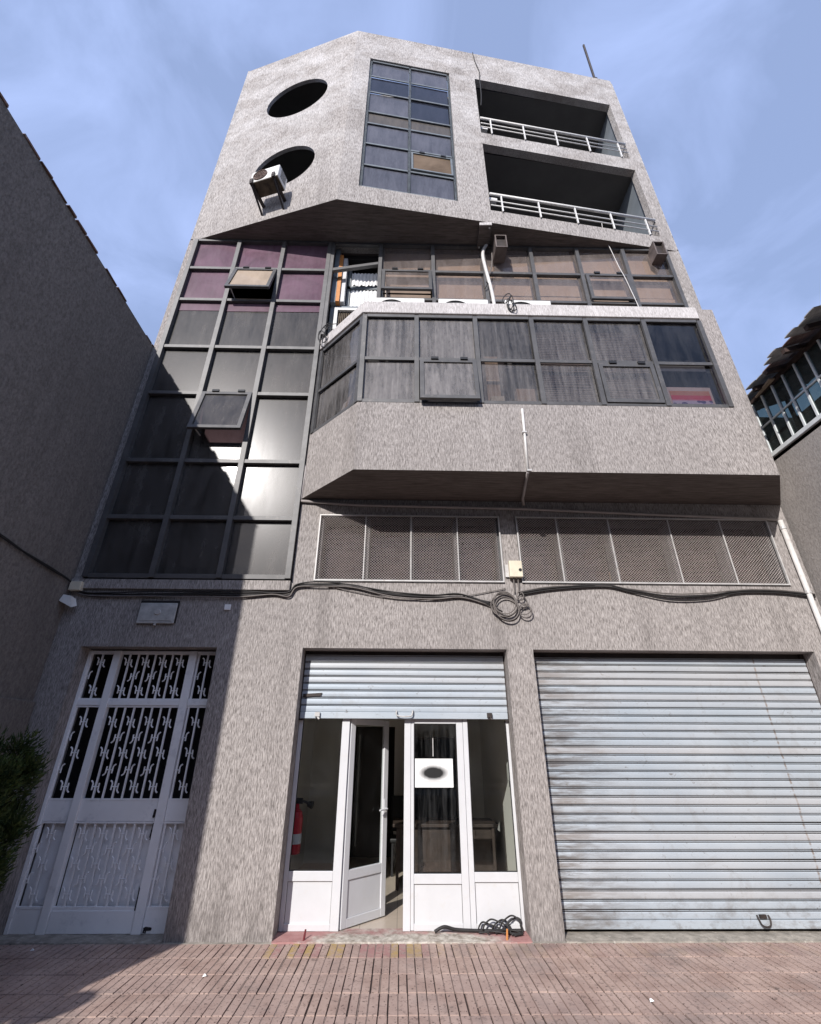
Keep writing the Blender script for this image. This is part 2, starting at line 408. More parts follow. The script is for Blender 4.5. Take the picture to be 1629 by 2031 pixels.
def wall_grid(mb, fr, s0, s1, z0, z1, holes, depth, circles=()):
    """front face with real openings and their reveals; holes (s0,s1,z0,z1), circles (s,z,r)"""
    sq = [(c[0]-c[2]*1.12, c[0]+c[2]*1.12, c[1]-c[2]*1.12, c[1]+c[2]*1.12) for c in circles]
    xs = sorted(set([s0, s1] + [h[i] for h in holes+sq for i in (0, 1)]))
    zs = sorted(set([z0, z1] + [h[i] for h in holes+sq for i in (2, 3)]))
    xs = [x for x in xs if s0 <= x <= s1]; zs = [z for z in zs if z0 <= z <= z1]
    for i in range(len(xs)-1):
        for j in range(len(zs)-1):
            cx, cz = (xs[i]+xs[i+1])/2, (zs[j]+zs[j+1])/2
            if any(h[0] < cx < h[1] and h[2] < cz < h[3] for h in holes+sq): continue
            mb.quad(fr(xs[i], 0, zs[j]), fr(xs[i+1], 0, zs[j]), fr(xs[i+1], 0, zs[j+1]), fr(xs[i], 0, zs[j+1]))
    for a, b, c, d in holes:
        D = -depth
        mb.quad(fr(a, 0, c), fr(a, D, c), fr(b, D, c), fr(b, 0, c))
        mb.quad(fr(a, D, d), fr(a, 0, d), fr(b, 0, d), fr(b, D, d))
        mb.quad(fr(a, D, c), fr(a, 0, c), fr(a, 0, d), fr(a, D, d))
        mb.quad(fr(b, 0, c), fr(b, D, c), fr(b, D, d), fr(b, 0, d))
    for (cs, cz, r), h in zip(circles, sq):
        n = 64; w = r*1.12
        inn = []; out = []; bk = []
        for k in range(n):
            a = 2*math.pi*k/n; ca, sa = math.cos(a), math.sin(a); q = w/max(abs(ca), abs(sa))
            inn.append(fr(cs+r*ca, 0, cz+r*sa)); out.append(fr(cs+q*ca, 0, cz+q*sa)); bk.append(fr(cs+r*ca, -.07, cz+r*sa))
        i = mb.pts(inn); o = mb.pts(out); b = mb.pts(bk)
        for k in range(n):
            l = (k+1) % n
            mb.face(i+k, o+k, o+l, i+l); mb.face(b+k, i+k, i+l, b+l)
    return mb

def glazing(parent, fr, xs, zs, mats, mw=.085, depth=.09, inset=.02, frame_mat='frame', skip=(), casement=(), edge=True):
    """a grid of mullions, transoms and panes, each an object of its own"""
    x0, x1, z0, z1 = xs[0], xs[-1], zs[0], zs[-1]; h = mw/2
    fm = M[frame_mat]
    for i, x in enumerate(xs):
        MB(fr).box(x-h, x+h, -.03, depth, z0-h*.6, z1).build('mullion', fm, parent)
    for i in range(len(xs)-1):
        for z in zs:
            if (i, z) in skip: continue
            MB(fr).box(xs[i]+h+.001, xs[i+1]-h-.001, -.028, depth-.014, z-h*.82, z+h*.82).build('transom', fm, parent)
    for i in range(len(xs)-1):
        for j in range(len(zs)-1):
            if (i, j) in skip or (i, j) in casement: continue
            m = mats(i, j)
            if m is None: continue
            e = [random.uniform(-.004, .004) for _ in range(3)]
            a, b, c, d = xs[i]+h, xs[i+1]-h, zs[j]+h*.8, zs[j+1]-h*.8
            def q(x, z, y):
                u = (x-a)/(b-a)-.5; v = (z-c)/(d-c)-.5
                return fr(x, y - inset + .01 + e[0]*u + e[1]*v, z)
            mb = MB(fr); mb.hexa([q(a, c, 0), q(b, c, 0), q(b, c, -.006), q(a, c, -.006), q(a, d, 0), q(b, d, 0), q(b, d, -.006), q(a, d, -.006)])
            mb.build('pane', M[m], parent)

def top_hung(parent, fr, x0, x1, z0, z1, angle, mat, frame_mat='frame', w=.06, label='top-hung window tilted open', d0=.06):
    """opening light hinged at its head, pushed out at the foot"""
    L = z1-z0; ca, sa = math.cos(R_(angle)), math.sin(R_(angle))
    def g(x, d, v):     # v measured down from the head, d outwards from the leaf
        return fr(x, d0 + v*sa + d*ca, z1 - v*ca + d*sa)
    def bx(mb, xa, xb, da, db, va, vb):
        mb.hexa([g(xa, db, vb), g(xb, db, vb), g(xb, da, vb), g(xa, da, vb), g(xa, db, va), g(xb, db, va), g(xb, da, va), g(xa, da, va)])
    e = bpy.data.objects.new('opened_window', None); COL.objects.link(e); e.parent = parent; e['label'] = label
    mb = MB(fr)
    bx(mb, x0, x0+w, -.025, .025, 0, L); bx(mb, x1-w, x1, -.025, .025, 0, L)
    bx(mb, x0+w, x1-w, -.024, .024, 0, w); bx(mb, x0+w, x1-w, -.024, .024, L-w, L)
    mb.build('frame', M[frame_mat], e)
    mb = MB(fr); bx(mb, x0+w, x1-w, -.003, .003, w, L-w); mb.build('pane', M[mat], e)
    for q in (.2, .72):
        mb = MB(fr); xx = x0+(x1-x0)*q
        bx(mb, xx, xx+.11, .02, .045, -.035, .012); mb.build('hinge', M['black'], e)
    if angle > 3:
        mb = MB(fr); mb.tube([g(x0+.1, -.02, L*.97), fr(x0+.1, 0, z0+.06)], .01, 6); mb.build('stay', M['white_alu'], e)
    return e

# ------------------------------------------------------------------ ground, pavement, road
pav = MB().box(-14, 16, 0.02, 3.30, -.30, -.034).build('pavement', M['groove'])
pav['kind'] = 'structure'
o = MB().box(-80, 80, 3.42, 17, -.5, -.14).build('road', M['asphalt']); o['kind'] = 'structure'
o = MB().box(-80, 80, -60, 60, -.9, -.5).build('ground', M['asphalt']); o['kind'] = 'structure'
o = MB().box(-80, 80, 17.0, 20, -.5, 0).build('far_pavement', M['kerb']); o['kind'] = 'structure'
k = MB().box(-14, 16, 3.30, 3.42, -.5, 0).build('kerb', M['kerb'], bevel=.015); k['kind'] = 'structure'
def tile_mesh_ok(var):
    mb = MB(); W, L = .3705, .349
    pale = var in (2, 5)
    mb.cur = 1; mb.box(-W/2, W/2, -L/2, L/2, -.03, -.009)
    for i in range(5):      # joints packed with old mortar here and there
        if random.random() < (.85 if pale else .35):
            xx = -W/2 + .0742*i; e = .004; a = random.choice((-L/2+.004, -L/2+.004, -.05)); mb.cur = 2
            mb.box(xx-e if i else xx, xx+e, -a, -L/2+.006, -.0089, random.uniform(-.004, -.0012))
    mb.cur = 0
    for i in range(5):
        x = -W/2 + .0742*i + .0371
        g = .0022 + .0012*random.random() if pale else random.choice((.002, .0028, .004, .0062))
        h = random.uniform(-.0008, .0015); jog = random.uniform(-.001, .001)
        a, b = x-.0371+g+jog, x+.0371-g+jog; y0, y1 = -L/2+.002, L/2-.002
        mb.hexa([(a, y0, -.02), (b, y0, -.02), (b, y1, -.02), (a, y1, -.02),
                 (a+.0025, y0+.0025, h), (b-.0025, y0+.0025, h), (b-.0025, y1-.0025, h), (a+.0025, y1-.0025, h)])
    return mb.mesh('tile', [M['tile'], M['groove'], M['groove_pale']])
TV = [tile_mesh_ok(v) for v in range(7)]
for r in range(9):
    for c in range(-12, 18):
        x = -.065 + .185 + c*.371 + (.0 if r % 2 else .0742*2)
        if x < -4.6 or x > 6.0: continue
        if r > 5 and abs(x) > 3.3: continue
        # the strip left of the shop has more mortar-filled grooves
        w = [0, 1, 3, 4, 6, 2, 5] if not (-2.6 < x < -.9 and r < 5) else [2, 5, 2, 5, 0, 3]
        put('tile', TV[random.choice(w)], pav, (x, -.045-.1765-.3545*r, random.uniform(-.0015, .0015)), (random.uniform(-.004, .004), random.uniform(-.004, .004), random.uniform(-.003, .003) + (math.pi if random.random() < .5 else 0)))
for x0, x1, nm, mt in ((-4.4, -2.33, 'threshold', 'cement'), (-1.25, 1.345, 'doorstep', 'doorstep'), (1.685, 5.33, 'threshold', 'cement')):
    mb = MB(); n = 26
    for i in range(n):     # a slightly uneven trowelled strip
        a = x0+(x1-x0)*i/n; b = x0+(x1-x0)*(i+1)/n
    xsn = [x0+(x1-x0)*i/n for i in range(n+1)]
    top = [random.uniform(.004, .016) for _ in xsn]; edge = [random.uniform(.035, .052) for _ in xsn]
    i0 = mb.pts([(x, -e, -.03) for x, e in zip(xsn, edge)]); i1 = mb.pts([(x, -e+.012, t*.6) for x, e, t in zip(xsn, edge, top)])
    i2 = mb.pts([(x, .1, t+.004) for x, t in zip(xsn, top)]); i3 = mb.pts([(x, .34, .014) for x in xsn])
    for i in range(n):
        for p, q in ((i0, i1), (i1, i2), (i2, i3)): mb.face(p+i, p+i+1, q+i+1, q+i)
    o = mb.build(nm, M[mt], None); o['kind'] = 'structure'

for x0, x1 in ((-2.33, -1.25), (1.345, 1.685), (5.33, 6.2), (-4.4, -4.03)):
    o = MB().box(x0-.02, x1+.02, -.02, .05, -.05, -.001).build('footing_strip', M['cement'], None, bevel=.006); o['kind'] = 'structure'
# ------------------------------------------------------------------ the office building
B = thing('office_building', 'tall grey roughcast building with angular overhangs, two round holes and long bands of glass', 'building')
GX0, GX1, SX0, SX1, RX0, RX1 = -4.03, -2.33, -1.25, 1.345, 1.685, 5.33
XL, XR = -4.40, 5.65
mb = MB()
wall_grid(mb, F0, XL, XR, -.05, 3.62, [(GX0, GX1, -.05, 2.86), (SX0, SX1, -.05, 2.86), (RX0, RX1, -.05, 2.86)], .34)
mb.build('ground_wall', M['wall'], B)
mb = MB()
wall_grid(mb, F0, -1.49, XR, 3.62, 5.0, [(-1.20, 1.40, 3.74, 4.75), (1.63, 5.34, 3.74, 4.75)], .30)
mb.build('mezzanine_wall', M['wall'], B)
mb = MB(); mb.box(XL, -1.50, -.02, .045, 3.60, 3.735); mb.build('sill', M['wall'], B, bevel=.008)
mb = MB(); mb.box(-4.40, -4.285, -.3, .012, 3.735, 10.95); mb.build('wall_edge', M['wall'], B)
# the wall above and beside the long top window, and the body of the block behind
mb = MB()
wall_grid(mb, F0, -1.50, XR, 8.18, 10.95, [(-1.49, 5.36, 8.3, 10.95)], .2)
mb.build('storey_wall', M['wall_top'], B)
mb = MB()
mb.box(XL, XR, -9, -4.6, -.3, 18.2)
mb.box(XL, XL+.04, -4.6, -.3, -.3, 18.2); mb.box(XR-.04, XR, -4.6, -.005, -.3, 18.2)
mb.build('block', M['wall_top'], B)
mb = MB(); mb.box(XL+.05, XR-.05, -4.6, -.35, 18.0, 18.1); mb.build('roof', M['terrace'], B)
# dim rooms behind the glass: back walls and floor slabs
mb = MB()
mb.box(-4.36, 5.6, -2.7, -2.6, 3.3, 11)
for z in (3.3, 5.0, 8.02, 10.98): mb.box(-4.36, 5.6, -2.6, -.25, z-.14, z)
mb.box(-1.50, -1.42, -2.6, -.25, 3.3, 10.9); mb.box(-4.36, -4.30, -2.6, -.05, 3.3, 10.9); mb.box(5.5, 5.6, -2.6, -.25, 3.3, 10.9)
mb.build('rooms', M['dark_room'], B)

# --- bay
BX0, BX1 = -.66, 5.03
bay_poly = [(-1.51, 0), (BX0, -.85), (BX1, -.85), (5.66, -.002)]
mb = MB()
mb.cur = 0
wall_grid(mb, FBAY, BX0, BX1, 5.0, 7.93, [(-.655, 4.76, 6.13, 7.93)], .14)
wall_grid(mb, FFAC, 0, FFAC.len, 5.0, 7.93, [(.06, FFAC.len-.006, 6.13, 7.93)], .14)
FRB = Fr((BX1, -.85), (5.66, -.002))
wall_grid(mb, FRB, 0, FRB.len, 5.0, 8.17, [], .1)
mb.quad((BX1, -.85, 7.93), (4.76, -.85, 7.93), (4.76, -.85, 8.17), (BX1, -.85, 8.17))
mb.build('bay', M['wall'], B)
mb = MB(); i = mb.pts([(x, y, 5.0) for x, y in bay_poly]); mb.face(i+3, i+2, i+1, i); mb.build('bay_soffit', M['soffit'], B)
# capping band over the bay windows, hollow terrace behind it
mb = MB(FBAY); mb.box(-.675, 4.76, -.16, .012, 7.95, 8.205); mb.build('bay_cap', M['wall_pale'], B, bevel=.01)
mb = MB(FFAC); mb.box(.0, FFAC.len-.004, -.14, .012, 7.97, 8.20); mb.build('bay_cap', M['wall_pale'], B, bevel=.01)
mb = MB(); i = mb.pts([(x, y, 8.02) for x, y in bay_poly]); mb.face(i, i+1, i+2, i+3); mb.build('terrace', M['terrace'], B)
mb = MB(); i = mb.pts([(x*.98+.03, y*.93, 7.9) for x, y in bay_poly]); mb.face(i+3, i+2, i+1, i)
i = mb.pts([(x*.98+.03, y*.93, 6.05) for x, y in bay_poly]); mb.face(i, i+1, i+2, i+3); mb.build('bay_room', M['plain_grey'], B)

# --- upper volume with the ridge
ZT = 18.36
mb = MB()
wall_grid(mb, FA, 0, FA.len, 10.95, ZT, [], .3, circles=[(1.74, 15.74, .80), (1.80, 12.74, .72)])
WIN = (.385, 2.375, 11.5, 16.96); B1 = (3.03, 6.70, 14.33, 16.92); B2 = (3.03, 6.72, 11.37, 13.86)
wall_grid(mb, FB, 0, FB.len, 10.95, ZT, [WIN], .16)
mb2 = MB()
# balcony openings cut out of the second face
mb = MB()
wall_grid(mb, FA, 0, FA.len, 10.95, ZT, [], .3, circles=[(1.74, 15.74, .80), (1.80, 12.74, .72)])
wall_grid(mb, FB, 0, FB.len, 10.95, ZT, [WIN, B1, B2], .16)
mb.quad((XL, -.0, 10.95), (AA[0], 0, 10.95), (AA[0], 0, ZT), (XL, 0, ZT))
# parapet thickness and top
def off(fr, s, d, z): return fr(s, d, z)
mb.quad(off(FA, 0, 0, ZT), off(FA, FA.len, 0, ZT), off(FA, FA.len, -.25, ZT), off(FA, 0, -.25, ZT))
mb.quad(off(FB, 0, 0, ZT), off(FB, FB.len, 0, ZT), off(FB, FB.len, -.25, ZT), off(FB, 0, -.25, ZT))
mb.quad(off(FA, FA.len, -.25, 17.9), off(FA, 0, -.25, 17.9), off(FA, 0, -.25, ZT), off(FA, FA.len, -.25, ZT))
mb.quad(off(FB, FB.len, -.25, 17.9), off(FB, 0, -.25, 17.9), off(FB, 0, -.25, ZT), off(FB, FB.len, -.25, ZT))
mb.box(XL, XL+.2, -4.6, -.02, 17.9, ZT); mb.box(XR-.2, XR, -4.6, -.02, 17.9, ZT)
mb.build('upper_storeys', M['wall_top'], B)
mb = MB(); i = mb.pts([(AA[0], 0, 10.95), (BB[0], BB[1], 10.95), (CC[0], CC[1], 10.95)]); mb.face(i+2, i+1, i)
mb.box(XL, XR, -.3, .0, 10.955, 11.0)
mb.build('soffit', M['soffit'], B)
# behind the round holes: a dark loggia
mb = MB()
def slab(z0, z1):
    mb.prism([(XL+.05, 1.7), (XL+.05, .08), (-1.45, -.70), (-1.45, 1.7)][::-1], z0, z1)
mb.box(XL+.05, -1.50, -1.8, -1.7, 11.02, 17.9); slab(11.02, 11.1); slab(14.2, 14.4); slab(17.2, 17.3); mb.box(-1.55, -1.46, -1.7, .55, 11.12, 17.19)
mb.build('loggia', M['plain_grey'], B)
# balconies: floor slab, back wall, ceiling, blue-grey right wall
mb = MB()
for (a, b, c, d) in (B1, B2):
    p0 = FB(a-.02, -.16, 0); p1 = FB(b+.02, -.16, 0)
    x0, x1 = p0[0], p1[0]
    mb.hexa([(x0-.3, p0[1], c-.2), (x1, p1[1], c-.2), (x1, 1.9, c-.2), (x0-.3, 1.9, c-.2), (x0-.3, p0[1], c-.01), (x1, p1[1], c-.01), (x1, 1.9, c-.01), (x0-.3, 1.9, c-.01)])
    mb.hexa([(x0-.3, p0[1], d+.01), (x1+.1, p1[1], d+.01), (x1+.1, 1.9, d+.01), (x0-.3, 1.9, d+.01), (x0-.3, p0[1], d+.2), (x1+.1, p1[1], d+.2), (x1+.1, 1.9, d+.2), (x0-.3, 1.9, d+.2)])
    mb.box(x0-.3, x1+.1, -2.0, -1.9, c-.2, d+.2)
    mb.box(x0-.32, x0-.02, -1.9, .30, c-.2, d+.2)
mb.build('balcony_room', M['plain_grey'], B)
mb = MB()
for (a, b, c, d) in (B1, B2):
    x1 = FB(b+.012, 0, 0)[0]
    mb.box(x1, x1+.06, -1.9, -.13, c-.005, d+.005)
mb.build('balcony_side_wall', M['blue_grey'], B)
for (a, b, c, d) in (B1, B2):
    r = bpy.data.objects.new('balcony_railing', None); COL.objects.link(r); r.parent = B
    top = c + .60 if c > 13 else c + .52
    for z, rad in ((top, .030), (top-.22, .013), (top-.38, .013)):
        MB(FB).tube([FB(a+.01, .02, z), FB(b-.01, .02, z)], rad, 8).build('rail', M['white_rail'], r, smooth=True)
    for q in range(5):
        s = a + .25 + q*.80
        mb = MB(FB); mb.box(s-.013, s+.013, .007, .033, c-.02, top-.01); mb.build('post', M['white_rail'], r)
    # a short lamp arm poking out of the left jamb
    mb = MB(FB); mb.box(a+.02, a+.34, -.45, -.36, c+1.05, c+1.12); mb.build('lamp_tube', M['white_rail'], B)
# tall glazed panel on the ridge face
tw = bpy.data.objects.new('stair_window', None); COL.objects.link(tw); tw.parent = B
xs = [.42, 1.38, 2.34]; zs = [11.55, 12.33, 13.14, 13.97, 14.46, 15.37, 16.14, 16.91]
def tm(i, j): return 'g_spandrel' if j == 3 else 'g_dark' if j == 5 or (i, j) == (1, 4) else 'g_tower'
glazing(tw, FB, xs, zs, tm, mw=.055, depth=-.03, inset=.07, frame_mat='frame_blue', casement=[(1, 1)])
top_hung(tw, FB, 1.42, 2.31, 12.38, 13.10, 3, 'g_brown', 'frame_blue', d0=-.06, w=.04)
mb = MB(FB); mb.box(.39, 2.37, -1.0, -.9, 11.5, 16.95); mb.build('stair_back', M['dark_room'], B)
mb = MB(FB); mb.box(.40, 2.36, -.20, -.15, 14.0, 14.4); mb.build('slab_edge', M['rod'], B)

# --- left curtain wall
cw = bpy.data.objects.new('curtain_wall', None); COL.objects.link(cw); cw.parent = B
xs = [-4.235, -3.36, -2.46, -1.54]; zs = [3.78, 4.66, 5.62, 6.94, 7.98, 9.17, 10.06, 10.91]
def cm(i, j):
    return 'g_purple' if j >= 5 else 'g_curtain'
glazing(cw, F0, xs, zs, cm, casement=[(1, 5), (1, 2)], mw=.075, depth=.07, skip=[(1, 6.94)])
top_hung(cw, F0, -3.31, -2.50, 9.21, 10.02, 15, 'g_beige', label='opened pane with painted-in cream reflection in purple glazing')
top_hung(cw, F0, -3.31, -2.50, 6.06, 6.94, 12, 'g_curtain', label='opened grey pane in the middle of the curtain wall')
mb = MB(); mb.box(-3.31, -2.51, -.016, -.010, 5.66, 6.90); mb.build('pane', M['g_curtain'], cw)
for i in range(3):    # the purple film ends part-way down the row below
    mb = MB(); a, b = xs[i]+.05, xs[i+1]-.05
    zz = 8.92 + random.uniform(-.02, .02)
    mb.hexa([(a, .001, zz), (b, .001, zz+.01), (b, .0025, zz+.01), (a, .0025, zz), (a, .001, 9.13), (b, .001, 9.13), (b, .0025, 9.13), (a, .0025, 9.13)])
    mb.build('purple_film', M['g_purple'], cw)
# papers and boxes seen behind the fourth row
for x0, x1, z0, z1, m in ((-3.5, -3.42, 7.05, 7.8, 'cloth_white'), (-3.25, -2.5, 7.05, 7.65, 'cloth_white'), (-2.05, -1.62, 7.02, 7.35, 'cardboard'), (-2.36, -2.1, 7.02, 7.85, 'cloth_white')):
    MB().box(x0, x1, -.28, -.2, z0, z1).build('stored_board', M[m], B)

# --- long window of the storey above the bay
sw = bpy.data.objects.new('strip_window', None); COL.objects.link(sw); sw.parent = B
xs = [-1.47, -.51, .54, 1.56, 2.53, 3.48, 4.43, 5.33]; zs = [8.34, 9.30, 10.10, 10.91]
glazing(sw, F0, xs, zs, lambda i, j: 'g_strip', skip=[(0, 0), (0, 1), (0, 2), (0, 8.34), (0, 9.30), (0, 10.10)], casement=[(1, 1), (5, 1)], mw=.07, depth=.06)
top_hung(sw, F0, -.46, .50, 9.40, 10.08, 8, 'g_strip', label='pane tilted open beside the missing pane')
top_hung(sw, F0, 3.53, 4.39, 9.34, 10.08, 1.5, 'g_strip', label='closed top-hung light near the right end of the band')
mb = MB(); mb.hexa([(-1.43, -.06, 10.05), (-.55, -.06, 10.26), (-.55, .01, 10.26), (-1.43, .01, 10.05), (-1.43, -.06, 10.12), (-.55, -.06, 10.33), (-.55, .01, 10.33), (-1.43, .01, 10.12)])
mb.build('transom', M['frame'], sw, label='transom bar hanging askew across the missing panes')
# beige blinds hanging behind that glass, with the slat gaps
bl_m = simple('beige_roller_blind', (.46, .395, .345), .9, vary=.12, scale=2.5)
for i in range(1, 7):
    for (z0, z1) in ((8.36, 9.27), (9.34, 9.62), (9.66, 10.06), (10.14, 10.86)):
        mb = MB(); d = random.uniform(.10, .14); mb.box(xs[i]+.05, xs[i+1]-.05, -d-.01, -d, z0, z1); mb.build('blind', bl_m, sw)
# behind the missing panes: a little loggia with a wall, an inner window and a net curtain
mb = MB()
mb.box(-1.44, -.5, -.30, -.20, 8.05, 9.36); mb.box(-1.44, -1.35, -.30, -.11, 9.36, 11.0); mb.box(-1.44, -1.22, -.64, -.56, 9.42, 11.0); mb.box(-1.22, -.5, -.64, -.56, 10.95, 11.2)
mb.box(-.50, -.44, -.6, -.02, 8.05, 10.9)
mb.build('inner_wall', M['blue_grey'], B)
iw = bpy.data.objects.new('inner_window', None); COL.objects.link(iw); iw.parent = B
mb = MB(); mb.box(-1.345, -1.275, -.56, -.10, 9.38, 10.75); mb.build('jamb', M['orange'], iw)
mb = MB(); mb.box(-1.27, -1.19, -.56, -.14, 9.42, 10.70); mb.build('jamb', M['white_alu'], iw, label='white inner window jamb')
mb = MB(); mb.box(-1.18, -.52, -.6, -.3, 9.34, 9.42); mb.build('sill', M['rod'], iw)
for z0, z1 in ((9.44, 9.94), (10.05, 10.46)):
    mb = MB()
    n = 40; i0 = mb.pts([(-1.10+.60*k/n, .30+.012*math.sin(k*1.3), z0 + (.05*abs(math.sin(k*.32)) if z0 > 10 else 0)) for k in range(n+1)])
    i1 = mb.pts([(-1.10+.60*k/n, .30+.012*math.sin(k*1.3), z1) for k in range(n+1)])
    for k in range(n): mb.face(i0+k, i0+k+1, i1+k+1, i1+k)
    mb.build('net_curtain', M['cloth_white'], iw)
mb = MB(); mb.box(-1.17, -.52, -.36, -.28, 9.955, 10.04); mb.box(-1.17, -1.11, -.36, -.28, 9.42, 10.6); mb.build('window_bar', M['frame_blue'], iw)

# --- bay glazing
bw = bpy.data.objects.new('bay_window', None); COL.objects.link(bw); bw.parent = B
xs = [-.64, .18, 1.11, 2.01, 2.88, 3.82, 4.73]; zs = [6.165, 6.98, 7.90]
glazing(bw, FBAY, xs, zs, lambda i, j: 'g_bay' if i < 2 else 'g_navy' if i == 5 else 'g_clear', casement=[(1, 0), (4, 0)], mw=.068, depth=.012, inset=.055)
top_hung(bw, FBAY, .225, 1.075, 6.13, 6.95, 6, 'g_bay', label='window tilted open in the lower row of the bay', d0=.0)
top_hung(bw, FBAY, 2.93, 3.77, 6.19, 6.95, 1, 'g_clear', label='closed top-hung light of the bay', d0=-.02)
glazing(bw, FFAC, [.09, FFAC.len-.045], zs, lambda i, j: 'g_clear', mw=.065, depth=.012, inset=.055)
# things standing in the bay behind the glass
slat_m = simple('dusty_slat_blind', (.20, .165, .15), .8, vary=.3, scale=5)
vb = bpy.data.objects.new('venetian_blind', None); COL.objects.link(vb); vb.parent = B
for k in range(46):
    z = 6.24 + k*.036 + random.uniform(-.008, .008)*(1 if k < 12 else .2)
    for x0, x1 in ((2.05, 2.84), (2.94, 3.78)):
        mb = MB(FBAY); t = random.uniform(-.012, .012) * (1.5 if k < 12 else .3)
        mb.hexa([FBAY(x0, -.16, z), FBAY(x1, -.16, z+t), FBAY(x1, -.172, z+t+.030), FBAY(x0, -.172, z+.030),
                 FBAY(x0, -.158, z+.001), FBAY(x1, -.158, z+t+.001), FBAY(x1, -.170, z+t+.031), FBAY(x0, -.170, z+.031)])
        mb.build('slat', slat_m, vb)
for x0, x1, z0, z1, d, m in ((1.22, 1.48, 6.1, 7.35, .3, 'cardboard'), (1.70, 1.98, 6.1, 6.62, .22, 'cardboard'), (1.50, 1.62, 6.1, 7.7, .42, 'wood_dark'), (1.30, 1.5, 6.1, 6.45, .2, 'beige_box')):
    MB(FBAY).box(x0, x1, -d-.12, -d, z0, z1).build('stored_board', M[m], B)
# picture frame with a red and purple print leaning in the last pane
pf = bpy.data.objects.new('picture_board', None); COL.objects.link(pf); pf.parent = B
mb = MB(FBAY); mb.box(3.98, 4.70, -.26, -.22, 6.12, 6.70); mb.build('backboard', M['cardboard'], pf)
def art_mat():
    t = NT('faded_print'); p = t.pos((5, 5, 7))
    sep = t.n('ShaderNodeSeparateXYZ'); t.l(t.n('ShaderNodeNewGeometry').outputs['Position'], sep.inputs[0])
    v = t.n('ShaderNodeTexVoronoi'); v.inputs['Scale'].default_value = 1.6; t.l(p, v.inputs['Vector'])
    c = t.mix(t.math('GREATER_THAN', v.outputs['Distance'], .42), (.07, .05, .12), (.42, .33, .34))
    c = t.mix(t.rng(sep.outputs['Z'], 6.42, 6.46), c, (.50, .04, .05))
    c = t.mix(t.rng(sep.outputs['Z'], 6.53, 6.54), c, (.45, .17, .08))
    t.principled(c, .5); return t.m
mb = MB(FBAY); mb.box(4.05, 4.66, -.218, -.212, 6.15, 6.62); mb.build('print', art_mat(), pf)
# leaning papers behind the splayed side of the bay
for q in range(7):
    s = .2+.13*q; mb = MB(FFAC)
    mb.hexa([FFAC(s, -.2, 6.1), FFAC(s+.1, -.2, 6.1), FFAC(s+.1, -.205, 6.1), FFAC(s, -.205, 6.1), FFAC(s+.12, -.3, 6.6+.12*(q % 3)), FFAC(s+.2, -.3, 6.6+.12*(q % 3)), FFAC(s+.2, -.305, 6.6+.12*(q % 3)), FFAC(s+.12, -.305, 6.6+.12*(q % 3))])
    mb.build('stored_board', M['cloth_white' if q % 2 else 'cardboard'], B)

# --- mezzanine windows behind expanded-metal guards
def guard(x0, x1, rods):
    z0, z1 = 3.745, 4.745
    g = bpy.data.objects.new('mesh_guard', None); COL.objects.link(g); g.parent = B
    F = F0
    mb = MB(); w = .017
    mb.box(x0, x0+w, .0, .03, z0, z1); mb.box(x1-w, x1, .0, .03, z0, z1)
    mb.box(x0+w, x1-w, .001, .029, z0, z0+w); mb.box(x0+w, x1-w, .001, .029, z1-w, z1)
    mb.build('frame', M['rod'], g)
    for x in rods:
        MB().tube([(x, -.022, z0+.01), (x, -.022, z1-.01)], .009, 6).build('rod', M['rod'], g)
    mb = MB(); cw_, ch = .040, .038; t = .0019
    nx = int((x1-x0-.04)/cw_); nz = int((z1-z0-.04)/ch)
    def strand(ax, az, bx, bz):
        dx, dz = bx-ax, bz-az; L = math.hypot(dx, dz); ox, oz = -dz/L*t, dx/L*t
        i = mb.pts([(ax-ox, -.009, az-oz), (bx-ox, -.009, bz-oz), (bx+ox, -.009, bz+oz), (ax+ox, -.009, az+oz), ((ax+bx)/2, -.016, (az+bz)/2)])
        mb.face(i, i+1, i+4); mb.face(i+1, i+2, i+4); mb.face(i+2, i+3, i+4); mb.face(i+3, i, i+4)
    for r in range(nz):
        z = z0+.022+r*ch
        for c in range(nx):
            x = x0+.022+c*cw_
            wv = .004*math.sin(x*9)*math.sin(z*11)
            strand(x, z+ch/2, x+cw_/2, z+ch+wv*0); strand(x+cw_/2, z+ch, x+cw_, z+ch/2)
            strand(x, z+ch/2, x+cw_/2, z); strand(x+cw_/2, z, x+cw_, z+ch/2)
    o = mb.build('wire_mesh', M['galv'], g); o['kind'] = 'stuff'
guard(-1.195, 1.395, (-.53, .12, .78)); guard(1.635, 5.335, (2.22, 2.98, 3.86, 4.62))
mw_ = bpy.data.objects.new('mezzanine_window', None); COL.objects.link(mw_); mw_.parent = B
glazing(mw_, F0, [-1.17, -.5, .13, .76, 1.37], [3.77, 4.72], lambda i, j: 'g_mesh', mw=.06, depth=-.20, inset=.25)
glazing(mw_, F0, [1.66, 2.25, 3.0, 3.85, 4.62, 5.31], [3.77, 4.72], lambda i, j: 'g_mesh', mw=.06, depth=-.20, inset=.25)
for x0, x1, z1, m in ((-1.1, -.62, 4.35, 'cloth_white'), (-.45, .05, 4.15, 'cardboard'), (.2, .7, 4.05, 'plain_grey'), (1.75, 2.1, 4.3, 'cloth_white'), (3.1, 3.7, 4.1, 'cardboard'), (3.95, 4.5, 4.3, 'wood_dark'), (4.75, 5.2, 4.1, 'rod')):
    MB().box(x0, x1, -.55, -.42, 3.4, z1).build('stored_board', M[m], B)

